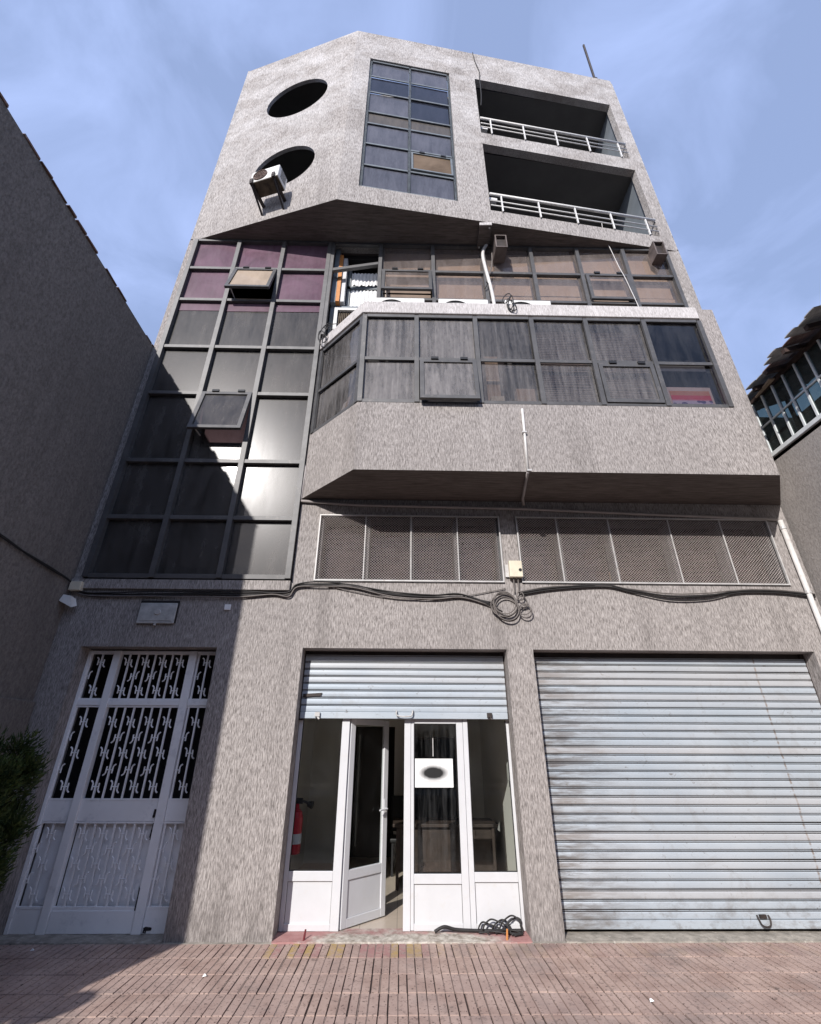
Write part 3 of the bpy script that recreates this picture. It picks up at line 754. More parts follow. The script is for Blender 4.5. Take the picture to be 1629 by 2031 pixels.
# --- roller shutters
def slat_mesh(L, pitch=.0865):
    mb = MB()
    prof = [(.016, 0), (-.001, .002), (-.005, .012), (-.006, .034), (-.005, .056), (-.001, .0655), (.016, .067), (.016, .0715), (-.001, .0725), (-.0035, .076), (-.001, .0795), (.016, .0805), (.016, pitch)]
    i0 = mb.pts([(0, y, z) for y, z in prof]); i1 = mb.pts([(L, y, z) for y, z in prof]); n = len(prof)
    for k in range(n-1):
        mb.cur = 1 if (prof[k][0] > .01 or prof[k+1][0] > .01) else 0
        mb.face(i0+k, i1+k, i1+k+1, i0+k+1)
    return mb.mesh('slat', [M['shutter'], M['steel_dark']])
def shutter(x0, x1, zb, zt, y, label):
    sh = bpy.data.objects.new('roller_shutter', None); COL.objects.link(sh); sh.parent = B; sh['label'] = label
    me = slat_mesh(x1-x0-.03); z = zb+.075
    while z < zt:
        put('slat', me, sh, (x0+.015, y + random.uniform(-.0015, .0015), z), (random.uniform(-.02, .02), random.uniform(-.0008, .0008), 0))
        z += .0865
    mb = MB(); mb.box(x0+.015, x1-.015, -y-.012, -y+.016, zb, zb+.074); mb.build('bottom_bar', M['shutter'], sh, bevel=.005)
    for a, b in ((x0, x0+.05), (x1-.05, x1)):
        mb = MB(); mb.box(a+.001, b-.001, -y-.05, -y+.0, zb-.02, 2.858); mb.build('guide_rail', M['steel_dark'], sh)
    mb = MB(); mb.box(x0+.002, x1-.002, -y-.1, -y-.02, zt-.05, 2.857); mb.build('roll_housing', M['steel_dark'], sh)
    return sh
sh1 = shutter(SX0, SX1, 2.05, 2.80, .20, 'half-raised shutter above the white shop doors')
mb = MB(); mb.tube(spline([(-.055, .185, 2.145), (-.05, .15, 2.13), (-.045, .145, 2.09), (0.0, .14, 2.075), (.10, .14, 2.075), (.14, .145, 2.09), (.15, .15, 2.13), (.155, .185, 2.145)], 4), .009, 8).build('handle', M['rod'], sh1, smooth=True)
for x in (-1.02, 1.10):
    mb = MB(); mb.box(x-.03, x+.03, -.19, -.15, 2.07, 2.12); mb.tube([(x, .17, 2.07), (x+.03, .15, 2.04)], .012, 6); mb.build('lock', M['steel_dark' if x > 0 else 'rod'], sh1)
sh2 = shutter(RX0, RX1, .045, 2.78, .19, 'large closed shutter with grime along its left edge')
mb = MB(); mb.tube(spline([(3.80, .175, .16), (3.80, .155, .13), (3.815, .145, .085), (3.86, .14, .07), (3.905, .145, .085), (3.92, .155, .13), (3.92, .175, .16)], 4), .008, 8).build('handle', M['steel_dark'], sh2, smooth=True)
mb = MB(); mb.box(3.825, 3.895, -.185, -.16, .135, .165); mb.build('lock', M['steel_dark'], sh2)
mb = MB(); mb.hexa([(-1.22, .178, 2.295), (-1.0, .178, 2.31), (-1.0, .186, 2.31), (-1.22, .186, 2.295), (-1.22, .178, 2.33), (-.985, .178, 2.345), (-.985, .186, 2.345), (-1.22, .186, 2.33)])
mb.build('repair_plate', M['steel_dark'], sh1)

# --- shop front
SY = .27
sf = bpy.data.objects.new('shopfront', None); COL.objects.link(sf); sf.parent = B
def bar(x0, x1, z0, z1, t=.055, par=sf, nm='frame_bar', dy=0):
    return MB().box(x0, x1, -SY-dy-t/2, -SY-dy+t/2, z0, z1).build(nm, M['white_alu'], par, bevel=.004)
T = 2.30
bar(-1.248, -1.20, .016, T); bar(-.715, -.622, .016, T, .062); bar(.052, .130, .016, T, .062); bar(.772, .83, .016, T, .062); bar(1.31, 1.343, .016, T)
def infill(x0, x1, zr, ztop, par, glass_mat='g_shop'):
    bar(x0+.001, x1-.001, zr-.09, zr, .052, par, 'rail'); bar(x0+.001, x1-.001, .016, .075, .05, par, 'rail')
    bar(x0+.001, x1-.001, ztop-.06, ztop, .05, par, 'rail')
    MB().box(x0, x1, -SY-.012, -SY+.008, .07, zr-.085).build('panel', M['white_alu'], par)
    MB().box(x0, x1, -SY-.004, -SY+.004, zr, ztop-.055).build('pane', M[glass_mat], par)
    g = MB(); e = .009
    g.box(x0, x0+e, -SY+.005, -SY+.016, zr, ztop-.06); g.box(x1-e, x1, -SY+.005, -SY+.016, zr, ztop-.06); g.box(x0+e, x1-e, -SY+.0055, -SY+.0155, zr, zr+e); g.box(x0+e, x1-e, -SY+.0055, -SY+.0155, ztop-.06-e, ztop-.06)
    g.build('gasket', M['black'], par)
    g = MB(); g.box(x0, x1, -SY+.009, -SY+.012, zr-.094, zr-.088); g.box(x0, x0+.005, -SY+.009, -SY+.012, .076, zr-.094); g.box(x1-.005, x1, -SY+.009, -SY+.012, .076, zr-.094); g.build('seam', M['frame'], par)
infill(-1.20, -.715, .525, T, sf); infill(.83, 1.31, .515, T, sf)
bar(-.62, .051, 2.07, T, .05, sf, 'rail')
# fixed right leaf
rd = bpy.data.objects.new('shop_door', None); COL.objects.link(rd); rd.parent = B; rd['label'] = 'closed right door leaf carrying the white notice'
for a, b in ((.133, .168), (.690, .769)): MB().box(a, b, -SY-.025, -SY+.025, .02, 2.06).build('stile', M['white_alu'], rd, bevel=.004)
infill(.168, .690, .50, 2.06, rd, 'g_door')
# left leaf, swung inwards
ld = bpy.data.objects.new('shop_door', None); COL.objects.link(ld); ld.parent = B; ld['label'] = 'left door leaf standing open into the shop'
ld.location = (-.618, SY+.01, 0); ld.rotation_euler = (0, 0, R_(47))
def lb(x0, x1, z0, z1, nm, m='white_alu', t=.045, y=0): return MB().box(x0, x1, -t/2-y, t/2-y, z0, z1).build(nm, M[m], ld, bevel=.004 if m == 'white_alu' else 0)
lb(0, .075, .02, 2.06, 'stile'); lb(.59, .665, .02, 2.06, 'stile')
lb(.076, .589, .43, .52, 'rail', t=.043); lb(.076, .589, .02, .10, 'rail', t=.043); lb(.076, .589, 1.99, 2.06, 'rail', t=.043)
lb(.075, .59, .10, .43, 'panel', t=.02); lb(.075, .59, .52, 1.99, 'pane', 'g_shop', t=.006)
mb = MB(); mb.box(.60, .65, .022, .032, .98, 1.16); mb.tube([(.625, -.03, 1.06), (.625, -.062, 1.06)], .011, 8); mb.tube([(.625, -.06, 1.06), (.50, -.066, 1.055), (.49, -.062, 1.05)], .010, 8)
mb.build('handle', M['white_alu'], ld, smooth=False)
# shop interior
mb = MB()
mb.box(-1.64, -1.60, -4.6, -.34, .0, 2.95); mb.box(1.50, 1.54, -4.6, -.34, .0, 2.95)
mb.box(-1.6, -.95, -3.64, -3.6, 0, 2.95); mb.box(-.10, 1.5, -3.64, -3.6, 0, 2.95); mb.box(-.95, -.10, -3.64, -3.6, 2.1, 2.95)
mb.box(-1.6, 1.5, -4.6, -.34, 2.9, 2.95); mb.box(-1.6, -1.25, -.40, -.345, .0, 2.9); mb.box(1.345, 1.5, -.40, -.345, 0, 2.9)
mb.build('shop_room', M['shop_wall'], B)
fl = MB().box(-1.6, 1.5, -4.6, -.345, -.05, .006).build('shop_floor', M['groove'], B)
tm_ = MB().box(-.2, .2, -.2, .2, 0, .004).mesh('tile', M['shop_tile'])
for i in range(8):
    for j in range(11): put('tile', tm_, fl, (-1.42+i*.403, .54+j*.403, .006))
MB().box(-.95, -.10, -4.2, -4.1, 0, 2.1).build('back_passage', M['dark_room'], B)
mb = MB(); mb.box(-1.5, 2, -4.1, -3.65, 2.1, 2.15); mb.build('passage_ceiling', M['dark_room'], B)

# --- entrance gate
gt = bpy.data.objects.new('entrance_gate', None); COL.objects.link(gt); gt.parent = B
GY = .21
def gb(x0, x1, z0, z1, nm='frame_bar', t=.06, m='gate', bev=.005, dy=0):
    return MB().box(x0, x1, -GY-t/2-dy, -GY+t/2-dy, z0, z1).build(nm, M[m], gt, bevel=bev)
gb(-4.027, -3.985, .012, 2.84); gb(-3.70, -3.61, .012, 2.84, t=.08); gb(-2.735, -2.635, .012, 2.84, t=.08); gb(-2.37, -2.332, .012, 2.84)
for a, b in ((-3.985, -3.70), (-3.61, -2.735), (-2.635, -2.37)):
    a += .001; b -= .001
    gb(a, b, 2.80, 2.84, t=.05); gb(a, b, 2.185, 2.25, t=.056); gb(a, b, .985, 1.185, 'panel', t=.03); gb(a, b, .012, .215, 'panel', t=.03)
    gb(a, b, .215, .986, 'panel', t=.012, dy=.06, bev=0)
    for z in (2.25, 2.165, 1.185, .965, .215): gb(a, b, z, z+.018, 'rail', t=.036, bev=0)
    # the open panels have darkness behind them
gb(-3.60, -2.74, .018, .2, 'panel', t=.012, dy=-.02, bev=0)
def orn_mesh(flip):
    mb = MB(); f = -1 if flip else 1
    def bent(x, up):
        s = 1 if up else -1
        pts = [(x, 0, -.030*s), (x, 0, .026*s), (x + (-.008 if up else .008), 0, .040*s), (x + (-.022 if up else .022), 0, .050*s)]
        mb.tube([(p[0], p[1], p[2]*f) for p in pts], .0075, 6)
    bent(-.030, True); bent(.030, False)
    mb.tube([(-.033, 0, 0), (.033, 0, 0)], .0055, 6)
    return mb.mesh('ornament', M['gate'])
ORN = [orn_mesh(0), orn_mesh(1)]
barcache = {}
def bars(xs_, z0, z1, rows, phase=0):
    for i, x in enumerate(xs_):
        key = round(z1-z0, 3)
        if key not in barcache: barcache[key] = MB().box(-.0095, .0095, -.0095, .0095, 0, z1-z0).mesh('bar', M['gate'])
        put('bar', barcache[key], gt, (x, GY-.002, z0))
        for r, z in enumerate(rows):
            if (i+r+phase) % 2: put('ornament', ORN[r % 2], gt, (x, GY-.008, z), (0, random.uniform(-.05, .05), 0), (1.18, 1.18, 1.18))
cx = [-3.61+.1094*k for k in range(1, 8)]; lx = [-3.985, -3.985+.135]; rx = [-2.635+.02, -2.50]
for z0, z1, rows in ((2.262, 2.805, (2.70, 2.53, 2.36)), (1.20, 2.17, (2.0, 1.83, 1.665, 1.49, 1.32)), (.23, .97, (.865, .73, .60, .465, .335))):
    bars(cx, z0, z1, rows, 1); bars(lx, z0, z1, rows, 0); bars(rx, z0, z1, rows, 0)
# rusted patch by the lock and gnawed corner at the foot
for x0, x1, z0, z1, dd in ((-2.757, -2.738, .20, .42, .02), (-2.80, -2.738, .05, .20, .021), (-2.63, -2.54, .012, .07, .021), (-2.757, -2.738, .80, .97, .02), (-2.77, -2.738, 1.02, 1.09, .021), (-3.02, -2.82, .075, .083, .021)):
    # paint gone down to the steel, in ragged flakes
    for q in range(7):
        a, b = sorted((random.uniform(x0, x1), random.uniform(x0, x1))); c, d = sorted((random.uniform(z0, z1), random.uniform(z0, z1)))
        b += .006; d += .008; y = GY-dd-.0012*q/7
        jt = lambda v: v + random.uniform(-.005, .005)
        ring = [(jt(a), jt(c)), (jt((a+b)/2), jt(c-.004)), (jt(b), jt(c)), (jt(b+.002), jt((c+d)/2)), (jt(b), jt(d)), (jt((a+b)/2), jt(d+.004)), (jt(a), jt(d))]
        mb = MB(); i0 = mb.pts([(x, y, z) for x, z in ring]); i1 = mb.pts([(x, y+.002, z) for x, z in ring]); n = len(ring)
        mb.face(*[i0+k for k in range(n)]); mb.face(*[i1+n-1-k for k in range(n)])
        for k in range(n): mb.face(i0+(k+1) % n, i0+k, i1+k, i1+(k+1) % n)
        mb.build('rust_flake', M['gate_rust'], gt)
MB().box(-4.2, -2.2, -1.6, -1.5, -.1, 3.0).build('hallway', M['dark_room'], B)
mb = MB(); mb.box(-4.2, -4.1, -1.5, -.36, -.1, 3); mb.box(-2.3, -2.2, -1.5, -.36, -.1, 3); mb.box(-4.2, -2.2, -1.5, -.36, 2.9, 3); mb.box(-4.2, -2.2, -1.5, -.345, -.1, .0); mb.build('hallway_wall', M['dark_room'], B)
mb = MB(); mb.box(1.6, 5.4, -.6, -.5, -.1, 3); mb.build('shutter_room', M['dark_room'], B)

# ------------------------------------------------------------------ things fixed to the building
def ac_unit(loc, rotz, label, w=.80, h=.55, d=.28, brackets=0, rust=False, group='air conditioner units on the building'):
    t = thing('air_conditioner', label, 'air conditioner', loc, rotz, group)
    MB().box(-w/2, w/2, -d/2, d/2, .0, h).build('casing', M['ac_white'], t, bevel=.015)
    mb = MB(); r = h*.40; cxx = -w*.16
    ring = [(cxx + r*math.cos(a*math.pi/16), -d/2-.008, h/2 + r*math.sin(a*math.pi/16)) for a in range(32)]
    mb.tube(ring, .010, 6, closed=True)
    for q in (.35, .65): mb.tube([(cxx + r*q*math.cos(a*math.pi/12), -d/2-.008, h/2 + r*q*math.sin(a*math.pi/12)) for a in range(24)], .004, 5, closed=True)
    for a in range(10):
        an = a*math.pi/5; mb.tube([(cxx, -d/2-.010, h/2), (cxx + r*math.cos(an), -d/2-.008, h/2 + r*math.sin(an))], .004, 5)
    mb.build('fan_grille', M['ac_grille' if rust else 'black'], t)
    mb = MB(); i = mb.pts([(cxx + r*.98*math.cos(a*math.pi/16), -d/2-.003, h/2 + r*.98*math.sin(a*math.pi/16)) for a in range(32)]); mb.face(*[i+k for k in range(32)])
    i = mb.pts([(cxx + r*.98*math.cos(a*math.pi/16), -d/2-.001, h/2 + r*.98*math.sin(a*math.pi/16)) for a in range(32)]); mb.face(*[i+31-k for k in range(32)])
    mb.build('fan_opening', M['ac_grille' if rust else 'black'], t)
    for zz in range(6):
        mb = MB(); mb.box(w/2-.002, w/2+.004, -d/2+.05, d/2-.08, h*.25+zz*.05, h*.25+zz*.05+.02); mb.build('louvre', M['black'], t)
    if brackets:
        MB().box(-w/2+.01, w/2-.01, -d/2+.01, d/2-.01, -.012, -.001).build('base_pan', M['ac_under'], t)
        for x in (-w*.42, w*.36):
            mb = MB(); mb.box(x-.03, x+.03, -brackets, d/2+.03, -.05, -.013); mb.box(x-.03, x+.03, d/2+.0, d/2+.035, -.013, .08)
            mb.box(x-.03, x+.03, -brackets, -brackets+.04, -.35, -.05); mb.tube([(x, -d/2+.02, -.05), (x, brackets-.03, -.33)], .022, 6); mb.build('bracket', M['steel_dark'], t)
    return t
ang = math.atan2(FA.u.y, FA.u.x)
ac_unit((-2.70, -.80, 11.43), ang, 'rust-stained air conditioner on brackets below the lower round hole', .60, .36, .30, brackets=.40, rust=True)
for x, wl_, lab in ((-.10, .86, 'leftmost of the three air conditioners behind the ledge above the bay windows'), (1.0, .86, 'middle air conditioner of the three behind the ledge, left of the white pipe'), (2.12, .80, 'rightmost air conditioner behind the ledge, right of the black cable loop')):
    ac_unit((x, -.42, 8.022), 0, lab, wl_, .655)
t = thing('window_air_conditioner', 'old window air conditioner with white frame beside the splayed end of the bay', 'air conditioner', (-.99, .17, 8.52))
mb = MB(); w_, h_ = .68, .62
mb.box(-w_/2, -w_/2+.06, .0, .12, 0, h_); mb.box(w_/2-.06, w_/2, 0, .12, 0, h_); mb.box(-w_/2+.06, w_/2-.06, .001, .119, h_-.06, h_); mb.box(-w_/2+.06, w_/2-.06, .001, .119, 0, .05); mb.build('frame', M['ac_white'], t)
for q in range(16):
    mb = MB(); x = -w_/2+.08+q*.034; mb.box(x, x+.02, .03, .07, .05, h_-.06); mb.build('fin', M['ac_under'], t)
MB().box(-w_/2+.05, w_/2-.05, -.2, .03, .03, h_-.03).build('core', M['steel_dark'], t)

# steel box brackets under the upper overhang
def bracket(loc, label, L, w=.24, h=.34, rot=0):
    t = thing('steel_bracket', label, 'bracket', loc, rot, 'steel box brackets under the overhang')
    mb = MB(); e = .022
    mb.box(-w/2, -w/2+e, -L, 0, -h, 0); mb.box(w/2-e, w/2, -L, 0, -h, 0); mb.box(-w/2+e, w/2-e, -L, 0, -e, -.001); mb.box(-w/2+e, w/2-e, -L, 0, -h+.001, -h+e)
    mb.fr = F0
    mb.build('box_section', M['steel_edge'], t)
    MB().box(-w/2+e, w/2-e, -L*.8, -.06, -h+e, -e).build('end_plate', M['steel_dark'], t)
    return t
bracket((1.86, -.36, 10.80), 'dark square steel bracket hanging under the middle of the overhang', .34, .23, .37)
bracket((5.10, -.22, 10.92), 'dark square steel bracket at the right end of the overhang', .28, .22, .40)
t = thing('steel_bracket', 'flat brown steel channel fixed on the underside of the overhang', 'bracket', (1.56, -.25, 10.945), R_(-2), 'steel box brackets under the overhang')
mb = MB(); mb.box(-.12, .12, -.24, .24, -.075, 0); mb.build('channel', M['soffit'], t, bevel=.01)
mb = MB(); mb.box(-.12, .12, .242, .262, -.08, 0); mb.build('end_cap', M['wall_pale'], t)
for x, y in ((.08, .2), (-.08, -.2), (-.02, -.22)): MB().tube([(x, y*-1, -.076), (x, y*-1, -.092)], .018, 8).build('bolt', M['rod'], t)

def cable(name, label, cat, pts, r, m, k=6, n=6, group=None, lab_extra=None):
    o = MB().tube(spline(pts, k), r, n).build(name, M[m], None, smooth=True); return tag(o, label, cat, group)
# pipes
t = thing('pipe', 'white pipe bundle rising in front of the upper glass band to the overhang', 'pipe', (1.63, -.06, 9.2))
MB().tube(spline([(0.03, -.12, -1.0), (0.02, -.03, .1), (-.01, -.02, .5), (-.06, -.02, .95), (-.09, -.02, 1.35), (-.04, -.02, 1.6), (.04, -.04, 1.74)], 5), .034, 8).build('sleeve', M['pvc'], t, smooth=True)
MB().tube(spline([(0.0, -.05, .75), (.07, -.05, 1.1), (.09, -.05, 1.4)], 5), .012, 6).build('wire', M['cable_grey'], t, smooth=True)
MB().tube(spline([(-.12, -.03, .35), (-.08, -.07, .42), (-.05, -.05, .47), (-.09, -.08, .50)], 4), .012, 6).build('wire', M['cable'], t, smooth=True)
t = thing('pipe', 'thin white pipe running down the front of the bay and under it', 'pipe', (1.64, -.87, 5))
MB().tube([(.035, 0, 1.03), (.02, 0, .5), (0, 0, -.012)], .018, 8).build('riser', M['pvc'], t, smooth=True)
MB().tube([(0, .0, -.022), (.10, .72, -.022), (.13, .82, -.07)], .02, 8).build('run', M['pvc_grey'], t, smooth=True)
for z in (.62, .0): MB().box(-.01, .05, -.004, .026, z-.012, z+.012).build('clip', M['rod'], t)
tag(MB().tube([(-1.49, -.03, 4.955), (-.7, -.03, 4.90), (1.77, -.03, 4.87), (3.7, -.03, 4.80), (5.50, -.03, 4.745)], .022, 8).build('pipe', M['pvc_grey'], None, smooth=True), 'long grey pipe running along the wall right under the bay', 'pipe')
t = thing('pipe', 'pale downpipe beside the right end of the mesh window', 'pipe', (5.52, -.045, 0))
MB().tube([(0, 0, 4.72), (0, 0, 0.0)], .033, 10).build('pipe_run', M['pvc'], t, smooth=True)
for z in (4.6, 3.64, 2.2): MB().tube([(0, 0, z-.02), (0, 0, z+.02)], .041, 10).build('clip', M['rod'], t)
t = thing('pipe', 'old grey conduit at the left end of the bay beside the curtain wall', 'pipe', (-1.52, -.03, 5))
MB().tube(spline([(-.02, 0, .95), (-.015, 0, .65), (.035, 0, .5), (.03, 0, .3), (.02, 0, -.04)], 5), .02, 8).build('pipe_run', M['pvc_grey'], t, smooth=True)
MB().tube(spline([(-.045, 0, .95), (-.05, 0, .55), (-.01, 0, .42), (-.02, 0, .1), (-.02, 0, -.03)], 5), .012, 8).build('pipe_run', M['pvc_grey'], t, smooth=True)

# façade cables
base = [(-4.36, 3.60), (-4.2, 3.52), (-3.96, 3.495), (-3.31, 3.525), (-2.65, 3.53), (-2.12, 3.535), (-1.72, 3.54), (-1.50, 3.55), (-1.40, 3.645), (-1.07, 3.685), (-.66, 3.655), (-.12, 3.555), (.42, 3.525), (.82, 3.53)]
t = thing('cable_bundle', 'bundle of black cables strung along the wall from the left corner to the cable coil', 'cables')
for q, (dz, jit, r, m) in enumerate(((0, .008, .014, 'cable'), (.02, .014, .010, 'cable'), (-.014, .018, .009, 'cable_grey'), (.034, .012, .009, 'cable'))):
    MB().tube(spline([(x, -.025-.006*q, z+dz+random.uniform(-jit, jit)) for x, z in base] + [(1.18+.05*q, -.03, 3.46-.04*q)], 6), r, 6).build('cable', M[m], t, smooth=True)
t = thing('cable_bundle', 'black cables sagging along the wall under the right mesh window', 'cables')
for q, (dz, r, m) in enumerate(((0, .013, 'cable'), (.018, .009, 'cable_grey'), (-.025, .010, 'cable'))):
    MB().tube(spline([(1.60, -.03, 3.60+dz), (2.06, -.028, 3.675+dz), (2.75, -.03, 3.715-q*.01), (3.09, -.03, 3.65+dz), (3.6, -.032, 3.57+dz*2), (4.1, -.03, 3.58+dz*2), (4.5, -.03, 3.64+dz), (4.82, -.03, 3.66+dz), (5.23, -.03, 3.645+dz), (5.60, -.04, 3.60+dz)], 6), r, 6).build('cable', M[m], t, smooth=True)
cable('cable', 'single thin cable drooping below the bundle left of the coil', 'cable', [(-1.0, -.02, 3.67), (-.35, -.02, 3.54), (.1, -.02, 3.49), (.5, -.02, 3.51), (.85, -.02, 3.55), (1.40, -.02, 3.66)], .006, 'cable_grey')
t = thing('cable_bundle', 'black cable pair running along the dark left wall to the corner box', 'cables')
for q in range(2):
    MB().tube(spline([(-4.372, -2.2, 3.80+.03*q), (-4.372, -1.4, 3.77+.012*q), (-4.372, -1.0, 3.735), (-4.372, -.52, 3.715-.015*q), (-4.372, -.12, 3.68), (-4.34, -.03, 3.60-.02*q)], 6), .012, 6).build('cable', M['cable'], t, smooth=True)
def loops(name, label, loc, specs, m='cable_grey'):
    t = thing(name, label, 'cable', loc)
    for (x, z, rx_, rz_, tilt, y) in specs:
        pts = [(x + rx_*math.cos(a)*math.cos(tilt) - rz_*math.sin(a)*math.sin(tilt), y + .01*math.sin(2*a+x*40), z + rx_*math.cos(a)*math.sin(tilt) + rz_*math.sin(a)*math.cos(tilt)) for a in [k*math.pi/14 for k in range(28)]]
        MB().tube(pts, .008, 6, closed=True).build('loop', M[m], t, smooth=True)
    return t
loops('cable_coil', 'big coil of grey cable hanging on the wall under the cream junction box', (1.36, -.04, 3.43), [(0, 0, .17, .165, .2, 0), (.01, .01, .155, .16, .9, -.012), (-.01, -.01, .175, .15, .1, -.02), (.015, -.03, .16, .19, .4, -.03), (0, .02, .145, .15, 0, -.035), (.03, -.06, .15, .17, .7, -.008)])
loops('cable_coil', 'two small loops of grey cable hanging right of the big coil', (1.60, -.04, 3.40), [(0, .07, .07, .075, 0, 0), (.02, -.03, .08, .07, .3, -.01), (.03, -.06, .085, .08, .8, -.018), (-.02, .15, .045, .06, 0, -.01)])
loops('cable_coil', 'black twisted cable loop hanging over the ledge above the bay windows', (1.70, -.88, 8.15), [(0, .0, .05, .15, .1, 0), (.01, .04, .04, .16, -.15, -.02), (.03, -.03, .06, .12, .2, -.015), (-.03, .22, .05, .14, -.5, .05)], 'cable')
loops('cable_coil', 'tangle of black cable on the splayed ledge at the left end of the bay', (-1.40, -.18, 8.15), [(0, .1, .08, .22, -.4, 0), (.03, .0, .05, .2, -.2, -.02), (-.03, -.1, .06, .2, .2, -.03), (.1, .25, .14, .06, .2, .02)], 'cable')
t = loops('cable_coil', 'coil of black cable lying on the doorstep against the right white panel', (1.0, .19, .02), [], 'cable')
for (x, w, hgt, lean, y) in ((-.05, .11, .10, -.04, 0), (.02, .14, .135, -.02, -.02), (.08, .10, .12, .03, .015), (.17, .12, .17, .04, -.01), (.20, .09, .14, .06, .02), (.05, .22, .035, .1, -.05), (.10, .17, .028, -.1, -.07)):
    pts = [(x-w, y, .012), (x-w*.8+lean*.4, y-.01, hgt*.5), (x-w*.2+lean, y+.02, hgt*.78), (x+w*.35+lean, y, hgt*.68), (x+w*.9, y-.02, hgt*.4), (x+w, y-.03, .012), (x+w*.5, y-.06, .010)]
    MB().tube(spline(pts, 5), .008, 7).build('loop', M['cable'], t, smooth=True)
MB().tube(spline([(-.62, -.03, .014), (-.52, -.02, .05), (-.40, -.01, .026), (-.2, 0, .014), (.05, 0, .012), (.30, -.02, .02)], 6), .016, 7).build('loop', M['cable'], t, smooth=True)

# boxes on the wall
t = thing('junction_box', 'cream junction box between the two mesh windows', 'junction box', (1.545, -.0, 3.80))
MB().box(-.085, .095, .03, .10, 0, .235).build('casing', M['beige_box'], t, bevel=.01)
MB().box(-.13, .12, .0, .03, .02, .2).build('backplate', M['rod'], t)
MB().tube([(.06, -.1, .10), (.06, -.106, .10)], .022, 12).build('knob', M['black'], t)
for x in (-.03, .03): MB().tube([(x, -.05, 0), (x, -.03, -.2)], .010, 6).build('cable_tail', M['cable_grey'], t)
t = thing('junction_box', 'small cream junction box in the left corner under the curtain wall', 'junction box', (-4.31, -.0, 3.56))
MB().box(-.06, .09, .03, .10, 0, .12).build('casing', M['beige_box'], t, bevel=.008)
MB().box(-.03, .07, .0, .03, .01, .11).build('backplate', M['rod'], t)
t = thing('floodlight', 'small crumpled white lamp hanging in the left corner below the junction box', 'lamp', (-4.30, -.08, 3.42))
mb = MB(); mb.hexa([(-.09, -.08, -.02), (.07, -.05, -.10), (.09, .02, -.06), (-.05, .03, .0), (-.08, -.05, .07), (.03, -.05, .05), (.05, .02, .03), (-.05, .03, .06)]); mb.build('housing', M['ac_white'], t)
MB().tube([(0, .03, .03), (0, .085, .05)], .012, 6).build('arm', M['rod'], t)
t = thing('wall_hatch', 'square metal cover with a round boss set in the wall above the gate', 'hatch', (-3.17, 0, 3.15))
MB().box(-.25, .25, .004, .02, .01, .30).build('recess_rim', M['black'], t)
mb = MB(); mb.box(-.24, .24, .021, .04, -.005, .265); mb.build('lid', M['hatch'], t, bevel=.012)
mb = MB(); mb.box(-.205, .205, .0405, .046, .03, .235); mb.build('raised_field', M['hatch'], t, bevel=.004)
MB().tube([(.01, -.04, .14), (.01, -.058, .14)], [.042, .034], 20).build('boss', M['rod'], t)
MB().tube([(0, -.03, -.005), (0, -.03, -.03)], .016, 8).build('catch', M['hatch'], t)
o = MB().box(-2.325, -2.245, .002, .02, 3.335, 3.41).build('wall_plate', M['gate'], None, bevel=.004); tag(o, 'small blank white plate on the wall left of the shadow edge', 'plate')
o = MB().tube(spline([(4.10, -.16, 11.62), (4.12, -.07, 11.2), (4.15, -.1, 10.9), (4.23, -.09, 10.3), (4.27, -.12, 9.9), (4.32, -.10, 9.6), (4.36, -.12, 9.0), (4.36, -.13, 8.05)], 6), .007, 6).build('rope', M['pvc'], None, smooth=True); tag(o, 'thin pale rope hanging from the lower balcony across the upper glass band', 'rope')
o = MB(FB).tube(spline([FB(3.06, .015, 18.37), FB(3.09, .012, 17.9), FB(3.18, .012, 17.3), FB(3.16, .012, 16.95), FB(3.16, -.02, 16.2), FB(3.13, -.05, 15.7)], 5), .012, 6).build('cable', M['cable'], None, smooth=True); tag(o, 'thin black cable hanging from the roof edge into the top balcony', 'cable')
t = thing('antenna_mast', 'thin dark mast standing on the roof edge at the right', 'mast', (5.30, .12, 18.2))
MB().tube([(0, 0, 0), (.05, 0, 2.75)], .032, 8).build('mast', M['steel_dark'], t)
MB().tube([(.01, 0, .52), (-.85, .0, .42)], .012, 6).build('stay', M['steel_dark'], t)
MB().box(-.05, .06, -.05, .05, .48, .56).build('clamp', M['steel_dark'], t)

# ------------------------------------------------------------------ things in and on the shop
t = thing('notice', 'white paper notice with a smudged black print taped on the right shop door', 'notice', (.403, SY-.006, 1.466))
MB().box(-.232, .232, -.004, -.001, -.15, .15).build('paper', simple('white_paper', (.84, .84, .83), .7, vary=.03), t)
def smudge():
    tt = NT('smudged_print'); tc = tt.n('ShaderNodeTexCoord').outputs['Object']
    mp = tt.n('ShaderNodeMapping'); mp.inputs['Scale'].default_value = (5.4, 1, 11.5); tt.l(tc, mp.inputs[0])
    ln = tt.n('ShaderNodeVectorMath', operation='LENGTH'); tt.l(mp.outputs[0], ln.inputs[0])
    f = tt.rng(tt.math('ADD', ln.outputs['Value'], tt.math('MULTIPLY', tt.noise(tt.pos((30, 30, 6), obj=True), 1, 3), .15)), .65, 1.15)
    c = tt.mix(f, (.012, .012, .012), (.84, .84, .83))
    tt.principled(c, .7); return tt.m
mb = MB(); i = mb.pts([(-.19, -.0052, -.085), (.17, -.0052, -.085), (.17, -.0052, .10), (-.19, -.0052, .10)]); mb.face(i, i+1, i+2, i+3); mb.build('print', smudge(), t)
o = MB().tube([(.40, SY-.012, 1.64), (.40, SY-.012, 1.84)], .006, 6).build('hook', M['rod'], None); tag(o, 'thin white strip hanging on the door glass above the notice', 'strip')
t = thing('fire_extinguisher', 'red fire extinguisher hanging on the left wall inside the shop', 'fire extinguisher', (-1.24, .62, .62))
mb = MB(); prof = [(.0, 0), (.075, 0), (.08, .02), (.08, .36), (.065, .42), (.028, .45), (.02, .50)]
